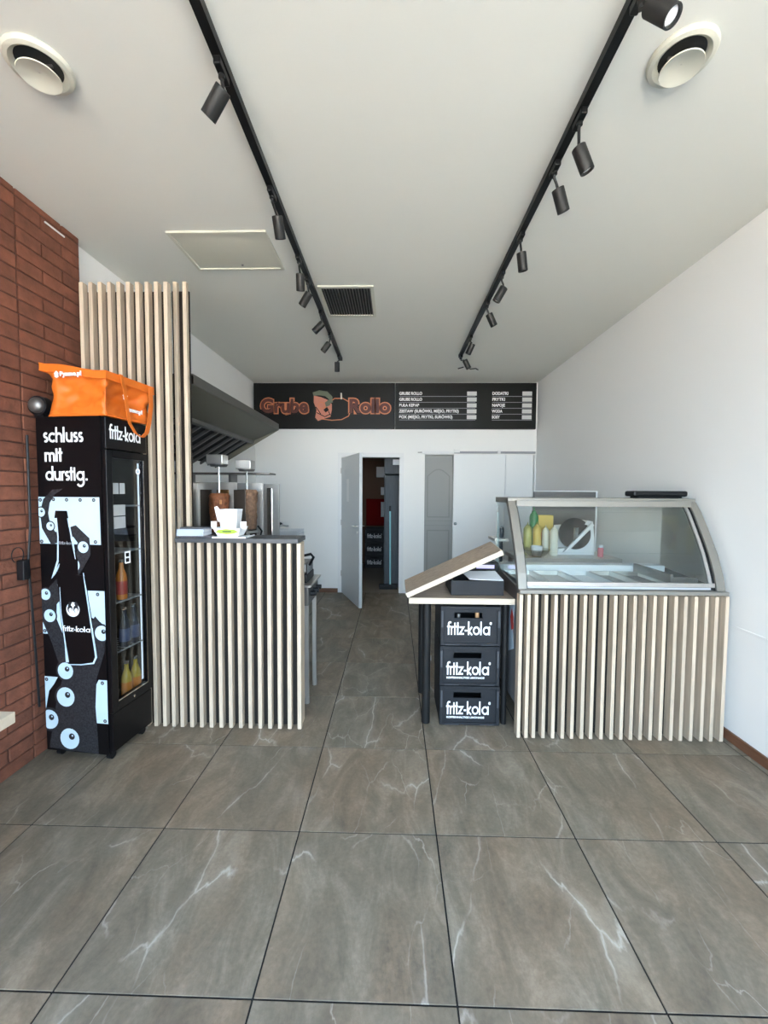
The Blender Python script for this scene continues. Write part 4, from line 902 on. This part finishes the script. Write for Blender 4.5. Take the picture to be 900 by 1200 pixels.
# sticker on the left side
o = MB(); o.prism([(2.60, .50), (2.63, .60), (2.60, .78), (2.72, .78), (2.72, .44)], -.0008, DZ(X0+.0115)); o.build('sticker', 'plate', dc, local=True)
o = MB(); o.prism([(2.62, .62), (2.66, .60), (2.69, .68), (2.66, .74), (2.62, .70)], -.0016, DZ(X0+.0115)); o.build('sticker_print', 'redprint', dc, local=True)
# scale on top
t = thing('flat_scale', 'flat black box lying on top of the display counter', 'scale', (1.78, 2.97, 1.456))
MB().box(1.635, 2.0, 2.86, 2.98, 1.468, 1.506, .012).build('platform', 'black', t)
MB().box(1.67, 1.965, 2.87, 2.97, 1.457, 1.470, .003).build('base', 'blackmatte', t)

# ------------------------------------------------------------------ work table behind the display counter
t = thing('rear_table', 'dark steel work table with bottles and slicer behind the display counter', 'table', (1.5, 3.8, 0))
MB().box(1.06, 1.925, 3.50, 3.95, .90, .935, .003).build('tabletop', 'steel', t)
sp = thing('splash_board', 'tall dark grey steel splash board standing behind the slicer', 'board', (1.6, 3.96, .86))
MB().box(1.325, 1.905, 3.951, 3.965, .86, 1.50).build('sheet', mat('splash_steel', (.10, .095, .09), .5), sp)
MB().box(1.905, 1.92, 3.948, 3.967, .86, 1.507).box(1.325, 1.905, 3.948, 3.967, 1.500, 1.507).build('trim', 'machinewhite', sp)
t = bpy.data.objects['rear_table']
for x in (1.10, 1.88):
    for y in (3.55, 3.90): MB().box(x-.018, x+.018, y-.018, y+.018, 0, .90).build('leg', 'steel', t)
t = thing('corner_shelf', 'small steel shelf on a black post left of the rear table', 'shelf', (1.0, 3.9, 0))
MB().box(.925, 1.05, 3.80, 4.05, 1.04, 1.065).build('shelf_board', 'steel', t)
MB().box(1.005, 1.03, 3.91, 3.935, 0, 1.04).build('post', 'blackmatte', t)
def squeeze(x, y, z, r, h, body, label, nm='squeeze_bottle', cap=None):
    t = thing(nm, label, 'bottle', (x, y, z), 'bottles on the rear table')
    MB().lathe([(r*.9, 0), (r, .008), (r, h*.78), (r*.8, h*.85), (r*.45, h*.88)], n=20).build('bottle', body, t, smooth=True, local=True)
    MB().lathe([(r*.55, h*.86), (r*.5, h*.91), (r*.15, h*.93), (r*.10, h)], n=14).build('nozzle', cap or body, t, smooth=True, local=True)
squeeze(1.20, 3.72, .935, .036, .29, 'olive', 'olive yellow squeeze bottle, leftmost on the rear table')
squeeze(1.297, 3.76, .935, .036, .29, 'yellow', 'bright mustard yellow squeeze bottle on the rear table')
squeeze(1.375, 3.76, .935, .032, .26, 'creamb', 'slim cream squeeze bottle beside the mustard bottle')
squeeze(1.418, 3.68, .935, .034, .27, 'creamb', 'cream squeeze bottle nearest the white slicer')
squeeze(1.30, 3.86, .935, .040, .42, 'green', 'tall dark green bottle behind the squeeze bottles', 'glass_bottle')
squeeze(1.02, 3.92, 1.065, .020, .11, 'bottleglass', 'tiny dark bottle on the corner shelf')
t = thing('yellow_box', 'yellow box standing behind the squeeze bottles', 'box', (1.40, 3.88, .935)); MB().box(1.335, 1.475, 3.85, 3.92, .935, 1.28, .003).build('carton', 'yellow', t); MB().box(1.35, 1.46, 3.8485, 3.8498, 1.05, 1.12).build('print', 'redprint', t)
t = thing('mixing_bowl', 'clear round bowl with white tub on the rear table', 'bowl', (1.235, 3.58, .935))
MB().lathe([(.055, 0), (.09, .03), (.115, .07), (.112, .07), (.087, .033), (.05, .006)], n=28).build('bowl', 'clearplastic', t, smooth=True, local=True)
MB().lathe([(.035, .010), (.045, .06), (.05, .095), (.046, .095), (.035, .02)], n=20).build('tub', 'machinewhite', t, smooth=True, local=True)
t = thing('food_slicer', 'white electric food slicer with round steel blade on the rear table', 'slicer', (1.625, 3.7, .935))
MB().prism([(-.17, 0), (.17, 0), (.165, .16), (.15, .30), (.10, .31), (-.05, .06), (-.17, .05)], .10, lambda u, v, d: Vector((u, .02+d, v))).build('housing', 'machinewhite', t, local=True)
MB().prism([(-.15, .06), (-.16, .26), (-.03, .27), (.02, .14), (-.06, .06)], .03, lambda u, v, d: Vector((u, .08+d, v))).build('guard_plate', 'machinewhite', t, local=True)
MB().lathe([(.004, 0), (.125, .002), (.127, .006), (.004, .010)], (-.01, .018, .19), 36, (0, -1, .15)).build('blade', 'steel', t, smooth=True, local=True)
MB().lathe([(.128, -.004), (.140, .0), (.140, .012), (.128, .014)], (-.01, .022, .19), 36, (0, -1, .15)).build('blade_ring', 'black', t, smooth=True, local=True)
MB().tube((-.01, .0, .13), (-.01, -.01, .25), .022).build('pusher', 'chrome', t, local=True)
MB().prism([(-.12, .03), (-.09, .03), (.14, .27), (.12, .29)], .025, lambda u, v, d: Vector((u, -.03+d, v))).build('carriage', 'machinewhite', t, local=True)
t = thing('red_jar', 'small red and pink jar right of the slicer', 'jar', (1.80, 3.62, .935)); MB().lathe([(.022, 0), (.024, .07), (.018, .08)], n=16).build('jar', mat('pink_print', (.62, .16, .18), .5), t, local=True); MB().lathe([(.020, .081), (.020, .10)], n=16).build('lid', 'machinewhite', t, local=True)

# ------------------------------------------------------------------ storage room contents
t = thing('metal_locker', 'tall grey metal locker with upper compartment in the storage room', 'locker', (.05, 6.5, 0))
MB().box(-.150, .25, 6.36, 6.85, .06, 1.74, .004).box(-.13, .23, 6.38, 6.83, 0, .06).build('body', 'cabinet', t)
MB().box(-.150, .25, 6.36, 6.85, 1.76, 2.15, .004).build('upper_box', 'cabinet', t)
MB().box(-.02, .10, 6.34, 6.36, 1.90, 1.98).build('handle', 'machinewhite', t)
MB().box(-.02, .12, 6.345, 6.36, 1.99, 2.04).box(-.14, -.135, 6.352, 6.36, .08, 1.72).build('gap_shade', 'ventdark', t)  # dark strips laid on the front stand in for shaded gaps
br = thing('broom', 'broom with pale cyan handle leaning on the grey locker', 'broom', (-.06, 6.30, 0))
MB().tube((-.05, 6.27, .05), (-.058, 6.33, 1.20), .013).build('handle', 'cyan', br, smooth=True)
MB().tube((-.058, 6.33, 1.19), (-.058, 6.335, 1.27), .015).build('grip', 'black', br)
MB().box(-.22, .06, 6.23, 6.30, .04, .075, .006).build('head', 'black', br); MB().box(-.215, .055, 6.235, 6.295, .001, .04).build('bristles', 'blackmatte', br)
t = thing('hydrant_cabinet', 'red wall cabinet above the crates in the storage room', 'cabinet', (-.36, 8.4, .8))
MB().box(-.56, -.14, 8.36, SY-.001, .80, 1.34, .004).build('body', 'red', t); MB().box(-.54, -.16, 8.352, 8.36, .82, 1.32, .002).build('door', 'red', t); MB().box(-.20, -.18, 8.34, 8.352, 1.0, 1.08).build('handle', 'chrome', t)
gq = 'crates stacked in the storage room'
for z, lb in ((0, 'bottom black crate of the stack in the storage room'), (.2585, 'middle black crate of the stack in the storage room'), (.517, 'top black crate of the stack in the storage room')): crate(-.555, z, 8.0, lb, False, gq)
t = thing('meter_box', 'white boxy unit high on the storage room wall', 'box', (-.3, 8.45, 1.8)); MB().box(-.36, -.18, 8.36, SY-.001, 1.78, 1.99, .006).build('housing', 'machinewhite', t)
t = thing('switch_box', 'small white switch box below the white unit in storage', 'box', (-.25, 8.45, 1.42)); MB().box(-.27, -.16, 8.42, SY-.001, 1.42, 1.58, .004).build('housing', 'machinewhite', t)
t = thing('wall_paper', 'white notice sheet hung beside the red cabinet', 'paper', (-.25, 8.3, 1.0)); MB().box(-.262, -.175, 8.335, 8.339, .98, 1.28).build('sheet', 'paper', t)

for me in list(bpy.data.meshes):
    if me.users == 0: bpy.data.meshes.remove(me)
